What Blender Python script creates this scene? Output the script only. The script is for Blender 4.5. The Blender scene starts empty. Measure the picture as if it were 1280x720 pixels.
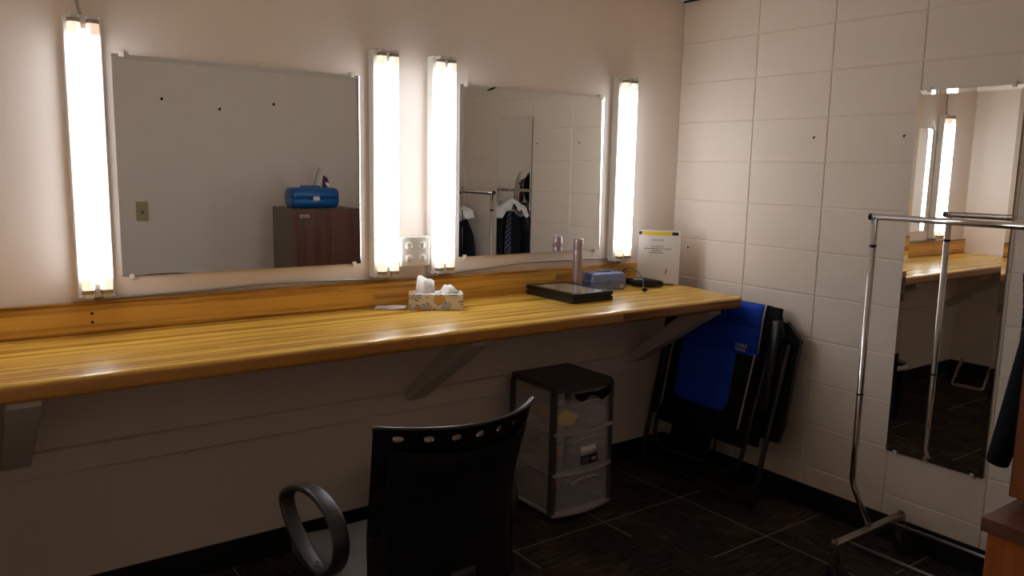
import bpy, bmesh, math, random
from mathutils import Vector, Matrix
random.seed(7)
PI = math.pi
sc = bpy.context.scene
COL = sc.collection
V = Vector

# ------------------------------------------------------------------ materials
def _s2l(c):
    return c / 12.92 if c <= .04045 else ((c + .055) / 1.055) ** 2.4
def rgb(r, g, b):
    return (_s2l(r / 255), _s2l(g / 255), _s2l(b / 255), 1)

def new_mat(name):
    m = bpy.data.materials.new(name)
    m.use_nodes = True
    nt = m.node_tree
    return m, nt, nt.nodes['Principled BSDF']

def N(nt, kind, **kw):
    n = nt.nodes.new(kind)
    for k, v in kw.items():
        if k in n.inputs.keys() if hasattr(n.inputs, 'keys') else False:
            n.inputs[k].default_value = v
        else:
            setattr(n, k, v)
    return n

def mat(name, col, rough=.5, metal=0., var=.06, scale=30., bump=0., bscale=200., spec=.5, coat=0., **kw):
    """procedural paint / plastic / metal: object-space noise drives a slight tone change and a bump"""
    m, nt, b = new_mat(name)
    L = nt.links.new
    tc = nt.nodes.new('ShaderNodeTexCoord')
    no = nt.nodes.new('ShaderNodeTexNoise'); no.inputs['Scale'].default_value = scale; no.inputs['Detail'].default_value = 3
    L(tc.outputs['Object'], no.inputs['Vector'])
    mx = nt.nodes.new('ShaderNodeMix'); mx.data_type = 'RGBA'
    mx.inputs[6].default_value = tuple(c * (1 - var) for c in col[:3]) + (1,)
    mx.inputs[7].default_value = tuple(min(1, c * (1 + var)) for c in col[:3]) + (1,)
    L(no.outputs['Fac'], mx.inputs[0]); L(mx.outputs[2], b.inputs['Base Color'])
    b.inputs['Roughness'].default_value = rough; b.inputs['Metallic'].default_value = metal
    b.inputs['Specular IOR Level'].default_value = spec; b.inputs['Coat Weight'].default_value = coat
    if bump:
        n2 = nt.nodes.new('ShaderNodeTexNoise'); n2.inputs['Scale'].default_value = bscale; n2.inputs['Detail'].default_value = 4
        L(tc.outputs['Object'], n2.inputs['Vector'])
        bp = nt.nodes.new('ShaderNodeBump'); bp.inputs['Strength'].default_value = bump; bp.inputs['Distance'].default_value = .002
        L(n2.outputs['Fac'], bp.inputs['Height']); L(bp.outputs['Normal'], b.inputs['Normal'])
    for k, v in kw.items():
        b.inputs[k].default_value = v
    return m

def emit(name, col, strength):
    m, nt, b = new_mat(name)
    b.inputs['Base Color'].default_value = (.85, .85, .82, 1)
    b.inputs['Emission Color'].default_value = col
    b.inputs['Emission Strength'].default_value = strength
    return m

def wood_strip(name, c1, c2, strip, axis='y', rough=.28, grain=1.0):
    """butcher-block laminate: staves of width `strip` stacked along `axis`, grain running along x"""
    m, nt, b = new_mat(name); L = nt.links.new
    tc = nt.nodes.new('ShaderNodeTexCoord')
    sp = nt.nodes.new('ShaderNodeSeparateXYZ'); L(tc.outputs['Object'], sp.inputs[0])
    a = sp.outputs[{'x': 0, 'y': 1, 'z': 2}[axis]]
    along = sp.outputs[0] if axis != 'x' else sp.outputs[2]
    def math_(op, i0, i1=None):
        n = nt.nodes.new('ShaderNodeMath'); n.operation = op
        for k, i in enumerate((i0, i1)):
            if i is None: continue
            if isinstance(i, (int, float)): n.inputs[k].default_value = i
            else: L(i, n.inputs[k])
        return n.outputs[0]
    row = math_('FLOOR', math_('DIVIDE', a, strip))
    wn = nt.nodes.new('ShaderNodeTexWhiteNoise'); wn.noise_dimensions = '1D'; L(row, wn.inputs['W'])
    col_ = math_('FLOOR', math_('DIVIDE', math_('ADD', along, math_('MULTIPLY', wn.outputs['Value'], 3.)), 2.6))
    wn2 = nt.nodes.new('ShaderNodeTexWhiteNoise'); wn2.noise_dimensions = '2D'
    cb = nt.nodes.new('ShaderNodeCombineXYZ'); L(row, cb.inputs[0]); L(col_, cb.inputs[1]); L(cb.outputs[0], wn2.inputs['Vector'])
    mp = nt.nodes.new('ShaderNodeMapping')
    mp.inputs['Scale'].default_value = (1.6, 40, 40) if axis != 'x' else (40, 40, 1.6)
    L(tc.outputs['Object'], mp.inputs['Vector'])
    ad = nt.nodes.new('ShaderNodeVectorMath'); ad.operation = 'ADD'; L(mp.outputs[0], ad.inputs[0])
    sc_ = nt.nodes.new('ShaderNodeVectorMath'); sc_.operation = 'SCALE'; L(wn2.outputs['Color'], sc_.inputs[0]); sc_.inputs['Scale'].default_value = 20
    L(sc_.outputs[0], ad.inputs[1])
    gn = nt.nodes.new('ShaderNodeTexNoise'); gn.inputs['Scale'].default_value = 1.5; gn.inputs['Detail'].default_value = 6; gn.inputs['Distortion'].default_value = .6
    L(ad.outputs[0], gn.inputs['Vector'])
    f = math_('ADD', math_('MULTIPLY', wn2.outputs['Value'], .55), math_('MULTIPLY', math_('SUBTRACT', gn.outputs['Fac'], .25), .9 * grain))
    rp = nt.nodes.new('ShaderNodeValToRGB'); rp.color_ramp.elements[0].color = c1; rp.color_ramp.elements[1].color = c2
    rp.color_ramp.elements[0].position = .20; rp.color_ramp.elements[1].position = .74
    L(f, rp.inputs[0]); L(rp.outputs[0], b.inputs['Base Color'])
    b.inputs['Roughness'].default_value = rough
    return m

def carpet_mat():
    m, nt, b = new_mat('carpet_tile'); L = nt.links.new
    tc = nt.nodes.new('ShaderNodeTexCoord')
    sp = nt.nodes.new('ShaderNodeSeparateXYZ'); L(tc.outputs['Object'], sp.inputs[0])
    def M(op, *ins):
        n = nt.nodes.new('ShaderNodeMath'); n.operation = op
        for k, i in enumerate(ins):
            if isinstance(i, (int, float)): n.inputs[k].default_value = i
            else: L(i, n.inputs[k])
        return n.outputs[0]
    def cell(o, off): return M('DIVIDE', M('ADD', o, off), .5)
    u = cell(sp.outputs[0], 10.247); w = cell(sp.outputs[1], 10.44)
    def seam(c):
        fr = M('FRACT', c)
        return M('LESS_THAN', M('MINIMUM', fr, M('SUBTRACT', 1., fr)), .006)
    par = M('MODULO', M('ADD', M('FLOOR', u), M('FLOOR', w)), 2.)
    no1 = nt.nodes.new('ShaderNodeTexNoise'); mp1 = nt.nodes.new('ShaderNodeMapping'); mp1.inputs['Scale'].default_value = (8, 160, 1)
    no2 = nt.nodes.new('ShaderNodeTexNoise'); mp2 = nt.nodes.new('ShaderNodeMapping'); mp2.inputs['Scale'].default_value = (160, 8, 1)
    for no, mp in ((no1, mp1), (no2, mp2)):
        L(tc.outputs['Object'], mp.inputs[0]); L(mp.outputs[0], no.inputs['Vector']); no.inputs['Scale'].default_value = 1; no.inputs['Detail'].default_value = 4
    st = M('ADD', M('MULTIPLY', no1.outputs['Fac'], par), M('MULTIPLY', no2.outputs['Fac'], M('SUBTRACT', 1., par)))
    rp = nt.nodes.new('ShaderNodeValToRGB')
    rp.color_ramp.elements[0].position = .38; rp.color_ramp.elements[0].color = rgb(34, 31, 28)
    rp.color_ramp.elements[1].position = .75; rp.color_ramp.elements[1].color = rgb(86, 79, 69)
    L(st, rp.inputs[0])
    def gate(c, d_, k):
        # only some tile edges show a pale seam
        cb = nt.nodes.new('ShaderNodeCombineXYZ'); L(M('ROUND', c), cb.inputs[0]); L(M('FLOOR', M('ADD', M('MULTIPLY', d_, 1.), k)), cb.inputs[1]); cb.inputs[2].default_value = k
        wn = nt.nodes.new('ShaderNodeTexWhiteNoise'); L(cb.outputs[0], wn.inputs['Vector'])
        return M('GREATER_THAN', wn.outputs['Value'], .36)
    sm = M('MAXIMUM', M('MULTIPLY', seam(u), gate(u, w, .35)), M('MULTIPLY', seam(w), gate(w, u, .7)))
    pn = nt.nodes.new('ShaderNodeTexNoise'); pn.inputs['Scale'].default_value = 4.; L(tc.outputs['Object'], pn.inputs['Vector'])
    pm = nt.nodes.new('ShaderNodeMix'); pm.data_type = 'RGBA'; pm.blend_type = 'MULTIPLY'; pm.inputs[0].default_value = 1.
    pr_ = nt.nodes.new('ShaderNodeValToRGB'); pr_.color_ramp.elements[0].position = .42; pr_.color_ramp.elements[0].color = (.75, .75, .75, 1); pr_.color_ramp.elements[1].position = .68; pr_.color_ramp.elements[1].color = (1.6, 1.4, 1.15, 1)
    L(pn.outputs['Fac'], pr_.inputs[0]); L(rp.outputs[0], pm.inputs[6]); L(pr_.outputs[0], pm.inputs[7])
    mx = nt.nodes.new('ShaderNodeMix'); mx.data_type = 'RGBA'
    L(sm, mx.inputs[0]); L(pm.outputs[2], mx.inputs[6]); mx.inputs[7].default_value = rgb(140, 126, 104)
    L(mx.outputs[2], b.inputs['Base Color'])
    b.inputs['Roughness'].default_value = .95; b.inputs['Specular IOR Level'].default_value = .1
    bp = nt.nodes.new('ShaderNodeBump'); bp.inputs['Strength'].default_value = .4; bp.inputs['Distance'].default_value = .003
    L(st, bp.inputs['Height']); L(bp.outputs[0], b.inputs['Normal'])
    return m

def tissue_box_mat():
    """grey-blue leaf sprays and orange blossoms printed on cream card"""
    m, nt, b = new_mat('tissue_box_print'); L = nt.links.new
    tc = nt.nodes.new('ShaderNodeTexCoord')
    mp = nt.nodes.new('ShaderNodeMapping'); mp.inputs['Scale'].default_value = (25, 25, 25); L(tc.outputs['Object'], mp.inputs[0])
    vo = nt.nodes.new('ShaderNodeTexVoronoi'); vo.inputs['Scale'].default_value = 1.; L(mp.outputs[0], vo.inputs['Vector'])
    sub = nt.nodes.new('ShaderNodeVectorMath'); sub.operation = 'SUBTRACT'; L(mp.outputs[0], sub.inputs[0]); L(vo.outputs['Position'], sub.inputs[1])
    sp = nt.nodes.new('ShaderNodeSeparateXYZ'); L(sub.outputs[0], sp.inputs[0])
    def M(op, *ins):
        n = nt.nodes.new('ShaderNodeMath'); n.operation = op
        for k, i in enumerate(ins):
            if isinstance(i, (int, float)): n.inputs[k].default_value = i
            else: L(i, n.inputs[k])
        return n.outputs[0]
    ang = M('ARCTAN2', sp.outputs[2], M('ADD', sp.outputs[0], M('MULTIPLY', sp.outputs[1], .6)))
    ray = M('GREATER_THAN', M('SINE', M('MULTIPLY', ang, 11.)), -.25)
    leaf = M('MULTIPLY', ray, M('LESS_THAN', vo.outputs['Distance'], .62))
    wn = nt.nodes.new('ShaderNodeTexWhiteNoise'); L(vo.outputs['Position'], wn.inputs['Vector'])
    isor = M('MULTIPLY', M('GREATER_THAN', wn.outputs['Value'], .52), M('LESS_THAN', vo.outputs['Distance'], .40))
    m1 = nt.nodes.new('ShaderNodeMix'); m1.data_type = 'RGBA'; m1.inputs[6].default_value = rgb(226, 214, 196); m1.inputs[7].default_value = rgb(136, 146, 172)
    L(leaf, m1.inputs[0])
    m2 = nt.nodes.new('ShaderNodeMix'); m2.data_type = 'RGBA'; m2.inputs[7].default_value = rgb(228, 158, 38)
    L(isor, m2.inputs[0]); L(m1.outputs[2], m2.inputs[6]); L(m2.outputs[2], b.inputs['Base Color'])
    b.inputs['Roughness'].default_value = .5
    return m

def translucent(name, col, alpha, rough=.25):
    m, nt, b = new_mat(name); L = nt.links.new
    tc = nt.nodes.new('ShaderNodeTexCoord'); no = nt.nodes.new('ShaderNodeTexNoise'); no.inputs['Scale'].default_value = 6
    L(tc.outputs['Object'], no.inputs['Vector'])
    mr = nt.nodes.new('ShaderNodeMapRange'); mr.inputs[3].default_value = alpha - .02; mr.inputs[4].default_value = alpha + .02
    L(no.outputs['Fac'], mr.inputs[0]); L(mr.outputs[0], b.inputs['Alpha'])
    b.inputs['Base Color'].default_value = col; b.inputs['Roughness'].default_value = rough
    return m

def stripe_mat(name, c1, c2, direction=(1, 0, 1), width=.018, frac=.3):
    m, nt, b = new_mat(name); L = nt.links.new
    tc = nt.nodes.new('ShaderNodeTexCoord')
    dp = nt.nodes.new('ShaderNodeVectorMath'); dp.operation = 'DOT_PRODUCT'; L(tc.outputs['Object'], dp.inputs[0]); dp.inputs[1].default_value = V(direction).normalized()
    d = nt.nodes.new('ShaderNodeMath'); d.operation = 'DIVIDE'; L(dp.outputs['Value'], d.inputs[0]); d.inputs[1].default_value = width
    f = nt.nodes.new('ShaderNodeMath'); f.operation = 'FRACT'; L(d.outputs[0], f.inputs[0])
    g = nt.nodes.new('ShaderNodeMath'); g.operation = 'LESS_THAN'; L(f.outputs[0], g.inputs[0]); g.inputs[1].default_value = frac
    mx = nt.nodes.new('ShaderNodeMix'); mx.data_type = 'RGBA'; L(g.outputs[0], mx.inputs[0]); mx.inputs[6].default_value = c1; mx.inputs[7].default_value = c2
    L(mx.outputs[2], b.inputs['Base Color']); b.inputs['Roughness'].default_value = .6
    return m

M = dict(
    wall=mat('painted_drywall', rgb(239, 226, 213), .75, bump=.15, bscale=260, var=.02, scale=6, spec=.25),
    wall2=mat('drywall_whitened_for_fill', rgb(246, 236, 224), .75, bump=.15, bscale=260, var=.02, scale=6, spec=.25),  # wall paint whitened on these walls to bounce more fill light
    edge=wood_strip('oak_edge_band', rgb(96, 56, 20), rgb(190, 132, 62), .3, 'z', .3, 1.6),
    block=mat('painted_block', rgb(228, 215, 199), .6, bump=.45, bscale=150, var=.03, scale=9, spec=.3),
    hole=mat('dark_hole', rgb(30, 26, 24), .8),
    ceil=mat('ceiling_tile', rgb(244, 238, 228), .9, bump=.3, bscale=90),
    cove=mat('black_vinyl', rgb(22, 21, 21), .5),
    carpet=carpet_mat(),
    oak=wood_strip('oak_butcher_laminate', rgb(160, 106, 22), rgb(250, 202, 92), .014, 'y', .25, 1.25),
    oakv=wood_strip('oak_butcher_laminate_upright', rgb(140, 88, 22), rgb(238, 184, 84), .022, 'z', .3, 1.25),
    white=mat('white_enamel', rgb(226, 222, 214), .35, var=.02),
    cream=mat('cream_plastic', rgb(214, 206, 190), .4, var=.03),
    ivory=mat('ivory_plate', rgb(176, 164, 118), .45, var=.04),
    chrome=mat('chrome', rgb(205, 200, 195), .12, 1., var=.05, scale=60),
    steel=mat('brushed_steel', rgb(170, 164, 156), .35, 1., var=.08),
    rusty=mat('tarnished_brass', rgb(128, 104, 76), .45, .9, var=.25, scale=90),
    mirror=mat('mirror_silver', (.93, .935, .915, 1), .0, 1., var=.004),
    mirror_back=mat('mirror_backing', rgb(120, 120, 116), .5),
    clip=mat('clear_clip', rgb(222, 214, 194), .2, var=.05),
    black=mat('black_plastic', rgb(16, 15, 15), .42, var=.15, bump=.12, bscale=400),
    shell=mat('black_moulded_shell', rgb(15, 14, 14), .24, var=.1),
    black_gloss=mat('black_gloss', rgb(14, 13, 13), .2, var=.1),
    arm=mat('grey_black_plastic', rgb(44, 41, 39), .4, var=.1, bump=.1, bscale=500),
    mesh=mat('black_mesh_fabric', rgb(9, 9, 9), .8, var=.3, scale=300, bump=.3, bscale=700, spec=.2),
    seat=mat('seat_fabric_lamplit_grey', rgb(92, 86, 80), .6, var=.2, scale=250, bump=.4, bscale=500),  # base colour lifted to grey for the lamp light on the seat
    blue=mat('royal_blue_fabric', rgb(26, 70, 196), .8, var=.12, scale=120, bump=.3, bscale=500, spec=.2),
    blackfab=mat('black_fabric', rgb(15, 14, 15), .85, var=.25, scale=160, bump=.3, bscale=500, spec=.2),
    piping=mat('grey_piping', rgb(168, 162, 156), .6),
    tube=mat('dark_frame_tube', rgb(46, 42, 38), .4, .3),
    cartframe=mat('smoke_plastic', rgb(74, 70, 69), .38, var=.08),
    drawer=translucent('clear_drawer_plastic', rgb(236, 236, 244), .17, .22),
    drawer_side=translucent('frosted_side_plastic', rgb(222, 210, 200), .26, .35),
    drawer_edge=translucent('frosted_edge_plastic', rgb(214, 208, 202), .55, .25),
    yellow=mat('yellow_sponge', rgb(255, 200, 70), .7, var=.2, scale=50, bump=.5, bscale=120),
    orange=mat('orange_plastic', rgb(208, 104, 40), .5, var=.1),
    tan=mat('tan_cloth', rgb(170, 126, 92), .8, var=.2),
    signpaper=mat('sign_paper', rgb(196, 186, 173), .6, var=.02),
    paper=mat('white_paper', rgb(232, 228, 220), .7, var=.02),
    tissue=mat('white_tissue', rgb(240, 237, 232), .9, var=.03, bump=.3, bscale=80),
    boxprint=tissue_box_mat(),
    pink=mat('pink_metallic', rgb(194, 172, 176), .3, .5, var=.04),
    lav=mat('periwinkle_plastic', rgb(122, 136, 186), .28, var=.05),
    lavdark=mat('periwinkle_shadowed_recess', rgb(84, 96, 150), .35, var=.05),
    silverlab=mat('silver_label', rgb(190, 180, 180), .35, .4),
    glasspanel=mat('glass_panel_painted_reflection', rgb(188, 188, 174), .10, .0, var=.2, scale=14, spec=.9, coat=1.),  # pale grey base colour paints in the reflected mirror and lamps
    yellowlab=mat('yellow_band', rgb(206, 172, 12), .4),
    ink=mat('black_ink', rgb(24, 22, 22), .6),
    acrylic=translucent('clear_acrylic', rgb(235, 235, 235), .05, .08),
    greenish=mat('dark_green_gloss', rgb(34, 48, 42), .2, var=.2),
    cable=mat('steel_conduit', rgb(176, 168, 156), .4, .6, var=.1),
    fridge_side=mat('fridge_side_enamel', rgb(112, 98, 82), .5, var=.06),
    walnut=wood_strip('walnut_vinyl_front', rgb(62, 34, 20), rgb(104, 60, 38), .06, 'x', .4),
    doorside=mat('walnut_door_edge', rgb(140, 78, 40), .45, var=.2, scale=25),
    tabletop=mat('brown_laminate', rgb(110, 70, 48), .4, var=.12, scale=18),
    tablebody=wood_strip('orange_wood_panel', rgb(156, 84, 36), rgb(196, 116, 56), .3, 'x', .45, .7),
    teal=mat('teal_blue_plastic', rgb(14, 92, 158), .28, var=.08),
    purple=mat('purple_clear_plastic', rgb(88, 30, 84), .2, var=.15),
    greymetal=mat('soleplate_metal', rgb(120, 114, 106), .3, .8),
    whitecloth=mat('white_cloth', rgb(226, 224, 224), .85, var=.03, bump=.4, bscale=90),
    bluecloth=mat('pale_blue_cloth', rgb(190, 200, 226), .85, var=.03, bump=.4, bscale=90),
    darkcloth=mat('black_suit_cloth', rgb(21, 21, 25), .9, var=.2, scale=120, bump=.3, bscale=300, spec=.2),
    navycloth=mat('navy_suit_cloth', rgb(22, 26, 46), .9, var=.2, scale=120, bump=.3, bscale=300, spec=.2),
    greycloth=mat('charcoal_suit_cloth', rgb(44, 44, 48), .9, var=.2, scale=120, bump=.3, bscale=300, spec=.2),
    tie=stripe_mat('navy_striped_silk', rgb(14, 18, 50), rgb(126, 130, 156), (1, 0, 1.2), .03, .18),
    bag=mat('white_bin_liner', rgb(214, 206, 188), .5, var=.05),
    brackpaint=mat('bracket_paint', rgb(214, 202, 190), .55, var=.05, scale=20),
    tube_lit=emit('fluorescent_glow', (.905, .955, 1.065, 1), 8.8),
    tube_dim=emit('fluorescent_end', (1., .86, .66, 1), 1.0),
    tube_pink=emit('fluorescent_end_pink', (1., .58, .42, 1), 1.0),
    rubber=mat('black_rubber', rgb(18, 17, 16), .7),
    logo=mat('pale_embroidery', rgb(208, 208, 214), .7),
)

# ------------------------------------------------------------------ mesh helpers (world coordinates)
def BM(): return bmesh.new()

def merge(bm, tmp, mtx=None, smooth=False):
    if mtx is not None: bmesh.ops.transform(tmp, matrix=mtx, verts=tmp.verts)
    me = bpy.data.meshes.new('tmp'); tmp.to_mesh(me); tmp.free()
    if smooth:
        for p in me.polygons: p.use_smooth = True
    bm.from_mesh(me); bpy.data.meshes.remove(me)

def box(bm, lo, hi, bev=0., seg=2, mtx=None, smooth=False):
    t = bmesh.new()
    bmesh.ops.create_cube(t, size=1)
    c = [(a + b) / 2 for a, b in zip(lo, hi)]; s = [abs(b - a) for a, b in zip(lo, hi)]
    for v in t.verts: v.co = V((c[0] + v.co.x * s[0], c[1] + v.co.y * s[1], c[2] + v.co.z * s[2]))
    if bev > 0:
        bmesh.ops.bevel(t, geom=list(t.edges), offset=min(bev, min(s) * .49), segments=seg, profile=.5, affect='EDGES')
    merge(bm, t, mtx, smooth)

def prism(bm, pts, d, bev=0., mtx=None, seg=2, smooth=False):
    """polygon of 3D points extruded by vector d"""
    t = bmesh.new()
    a = [t.verts.new(p) for p in pts]; b = [t.verts.new(V(p) + V(d)) for p in pts]
    t.faces.new(a); t.faces.new(b[::-1])
    n = len(pts)
    for i in range(n): t.faces.new((a[i], b[i], b[(i + 1) % n], a[(i + 1) % n]))
    bmesh.ops.recalc_face_normals(t, faces=t.faces)
    if bev > 0: bmesh.ops.bevel(t, geom=list(t.edges), offset=bev, segments=seg, profile=.5, affect='EDGES')
    merge(bm, t, mtx, smooth)

def smooth_path(pts, k=6, closed=False):
    """Catmull-Rom through pts"""
    P = [V(p) for p in pts]; out = []; n = len(P)
    rng = range(n) if closed else range(n - 1)
    for i in rng:
        p0 = P[(i - 1) % n] if closed or i > 0 else P[0] * 2 - P[1]
        p1 = P[i]; p2 = P[(i + 1) % n]
        p3 = P[(i + 2) % n] if closed or i + 2 < n else P[-1] * 2 - P[-2]
        for j in range(k):
            t = j / k
            out.append(.5 * ((2 * p1) + (p2 - p0) * t + (2 * p0 - 5 * p1 + 4 * p2 - p3) * t * t + (3 * p1 - p0 - 3 * p2 + p3) * t ** 3))
    if not closed: out.append(P[-1])
    return out

def round_path(pts, r, k=5):
    """polyline with corners filleted by about r"""
    P = [V(p) for p in pts]; out = [P[0]]
    for i in range(1, len(P) - 1):
        a = (P[i - 1] - P[i]); b = (P[i + 1] - P[i])
        rr = min(r, a.length * .49, b.length * .49)
        A = P[i] + a.normalized() * rr; B = P[i] + b.normalized() * rr
        for j in range(k + 1):
            t = j / k
            out.append(A * (1 - t) ** 2 + P[i] * 2 * t * (1 - t) + B * t * t)
    out.append(P[-1]); return out

def tube(bm, pts, r, n=12, closed=False, cap=True, flat=None):
    """round tube (or flat strap: flat=(half_width, half_thick, normal)) along points; r number or list"""
    t = bmesh.new(); P = [V(p) for p in pts]; m = len(P)
    rad = r if isinstance(r, (list, tuple)) else [r] * m
    rings = []; up = None
    for i in range(m):
        if closed: d = P[(i + 1) % m] - P[i - 1]
        else: d = P[min(i + 1, m - 1)] - P[max(i - 1, 0)]
        d.normalize()
        if up is None:
            up = d.cross(V((0, 0, 1)) if abs(d.z) < .9 else V((1, 0, 0))).normalized()
        up = (up - d * up.dot(d)).normalized(); w = d.cross(up)
        ring = []
        for j in range(n):
            a = 2 * PI * j / n
            if flat:
                hw, ht, nrm = flat
                ax = V(nrm); ax = (ax - d * ax.dot(d)).normalized(); bx = d.cross(ax)
                ca, sa = math.cos(a), math.sin(a); e = .55
                q = P[i] + ax * (hw * math.copysign(abs(ca) ** e, ca)) + bx * (ht * math.copysign(abs(sa) ** e, sa))
            else:
                q = P[i] + (up * math.cos(a) + w * math.sin(a)) * rad[i]
            ring.append(t.verts.new(q))
        rings.append(ring)
    for i in range(m if closed else m - 1):
        A, B = rings[i], rings[(i + 1) % m]
        for j in range(n):
            t.faces.new((A[j], A[(j + 1) % n], B[(j + 1) % n], B[j]))
    if cap and not closed:
        t.faces.new(rings[0][::-1]); t.faces.new(rings[-1])
    bmesh.ops.recalc_face_normals(t, faces=t.faces)
    merge(bm, t, None, True)

def lathe(bm, prof, c, n=28, axis=(0, 0, 1), smooth=True, sx=1., sy=1.):
    """profile [(r, h)] turned round axis through c"""
    t = bmesh.new(); q = V((0, 0, 1)).rotation_difference(V(axis).normalized())
    rings = []
    for r, h in prof:
        if r < 1e-6: rings.append([t.verts.new(V(c) + q @ V((0, 0, h)))])
        else: rings.append([t.verts.new(V(c) + q @ V((r * sx * math.cos(2 * PI * j / n), r * sy * math.sin(2 * PI * j / n), h))) for j in range(n)])
    for A, B in zip(rings, rings[1:]):
        for j in range(n):
            a = [A[0]] if len(A) == 1 else [A[j], A[(j + 1) % n]]
            b = [B[0]] if len(B) == 1 else [B[(j + 1) % n], B[j]]
            if len(a) + len(b) > 2: t.faces.new(a + b)
    bmesh.ops.recalc_face_normals(t, faces=t.faces)
    merge(bm, t, None, smooth)

def loft(bm, rings, cap=True, smooth=True):
    t = bmesh.new(); R = [[t.verts.new(p) for p in r] for r in rings]; n = len(R[0])
    for A, B in zip(R, R[1:]):
        for j in range(n): t.faces.new((A[j], A[(j + 1) % n], B[(j + 1) % n], B[j]))
    if cap: t.faces.new(R[0][::-1]); t.faces.new(R[-1])
    bmesh.ops.recalc_face_normals(t, faces=t.faces)
    merge(bm, t, None, smooth)

def grid(bm, f, nu, nv, smooth=True, thick=0.):
    """surface f(u, v); thick > 0 gives it a back face that far along -normal"""
    t = bmesh.new()
    g = [[t.verts.new(f(i / nu, j / nv)) for j in range(nv + 1)] for i in range(nu + 1)]
    for i in range(nu):
        for j in range(nv): t.faces.new((g[i][j], g[i + 1][j], g[i + 1][j + 1], g[i][j + 1]))
    if thick:
        bmesh.ops.recalc_face_normals(t, faces=t.faces)
        bmesh.ops.solidify(t, geom=list(t.faces), thickness=thick)
    merge(bm, t, None, smooth)

def obj(name, bm, m, parent=None, loc=None):
    """link bm as ONE mesh object; world-space verts are moved into the object's own frame"""
    if parent is not None:
        r = parent
        off = V((0, 0, 0))
        while r is not None:
            off = off + r.location; r = r.parent
        loc = V((0, 0, 0))
    else:
        xs = [v.co for v in bm.verts]
        if loc is None:
            loc = V(((min(p.x for p in xs) + max(p.x for p in xs)) / 2, (min(p.y for p in xs) + max(p.y for p in xs)) / 2, min(p.z for p in xs)))
        off = V(loc)
    for v in bm.verts: v.co -= off
    me = bpy.data.meshes.new(name); bm.to_mesh(me); bm.free()
    mats = m if isinstance(m, (list, tuple)) else [m]
    for x in mats: me.materials.append(x)
    o = bpy.data.objects.new(name, me); COL.objects.link(o)
    o.location = loc if parent is None else (0, 0, 0)
    o.parent = parent
    return o

def thing(name, label, cat, loc, group=None):
    o = bpy.data.objects.new(name, None); o.empty_display_size = .1; COL.objects.link(o)
    o.location = loc; tag(o, label, cat, group); return o

def tag(o, label, cat, group=None):
    o['label'] = label; o['category'] = cat
    if group: o['group'] = group
    return o

def struct(name, bm, m):
    o = obj(name, bm, m); o['kind'] = 'structure'; return o

def text_mesh(name, body, size, m, parent, mtx, extrude=.0006, spacing=1.):
    cu = bpy.data.curves.new(name, 'FONT'); cu.body = body; cu.size = size; cu.extrude = extrude; cu.align_x = 'CENTER'; cu.align_y = 'CENTER'; cu.space_line = spacing
    tmp = bpy.data.objects.new('tmp_text', cu); COL.objects.link(tmp)
    dg = bpy.context.evaluated_depsgraph_get()
    me = bpy.data.meshes.new_from_object(tmp.evaluated_get(dg))
    bm = bmesh.new(); bm.from_mesh(me); bpy.data.meshes.remove(me)
    bpy.data.objects.remove(tmp); bpy.data.curves.remove(cu)
    bmesh.ops.transform(bm, matrix=mtx, verts=bm.verts)
    return obj(name, bm, m, parent)

def basis(o, x, y, z):
    m = Matrix.Identity(4)
    for i, c in enumerate((x, y, z, o)):
        for j in range(3): m[j][i] = c[j]
    return m

def copy_tree(o, dx=V((0, 0, 0)), parent=None):
    c = o.copy(); COL.objects.link(c); c.parent = parent
    if parent is None: c.location = o.location + V(dx)
    for ch in list(o.children): copy_tree(ch, parent=c)
    return c

# ------------------------------------------------------------------ camera
F = 997.643; YAW, PITCH, ROLL = .6329995, -.14805688, .0208490
cam_pos = V((-3.28666, -3.00067, 1.56792))
f = V((math.sin(YAW) * math.cos(PITCH), math.cos(YAW) * math.cos(PITCH), math.sin(PITCH)))
rt = V((math.cos(YAW), -math.sin(YAW), 0)); up = rt.cross(f)
rt2 = rt * math.cos(ROLL) + up * math.sin(ROLL); up2 = -rt * math.sin(ROLL) + up * math.cos(ROLL)
cd = bpy.data.cameras.new('camera'); cam = bpy.data.objects.new('camera', cd); COL.objects.link(cam)
cam.matrix_world = basis(cam_pos, rt2, up2, -f)
cd.sensor_width = 36; cd.lens = F * 36 / 1280; cd.clip_start = .01
sc.camera = cam

# ------------------------------------------------------------------ room shell
XL, YB, ZC = -3.36, -3.16, 2.452
b = BM(); box(b, (XL - .1, YB - .1, -.06), (.12, .12, 0)); struct('floor', b, M['carpet'])
b = BM(); box(b, (XL - .1, YB - .1, ZC), (.12, .12, ZC + .06)); struct('ceiling', b, M['ceil'])
b = BM(); box(b, (XL - .1, 0, 0), (.0, .1, ZC)); wall_back = struct('wall_back', b, M['wall'])
b = BM(); box(b, (XL - .1, YB, 0), (XL, 0, ZC)); struct('wall_left', b, M['wall2'])
b = BM(); box(b, (XL - .1, YB - .1, 0), (0, YB, ZC)); wall_front = struct('wall_front', b, M['wall2'])
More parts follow.
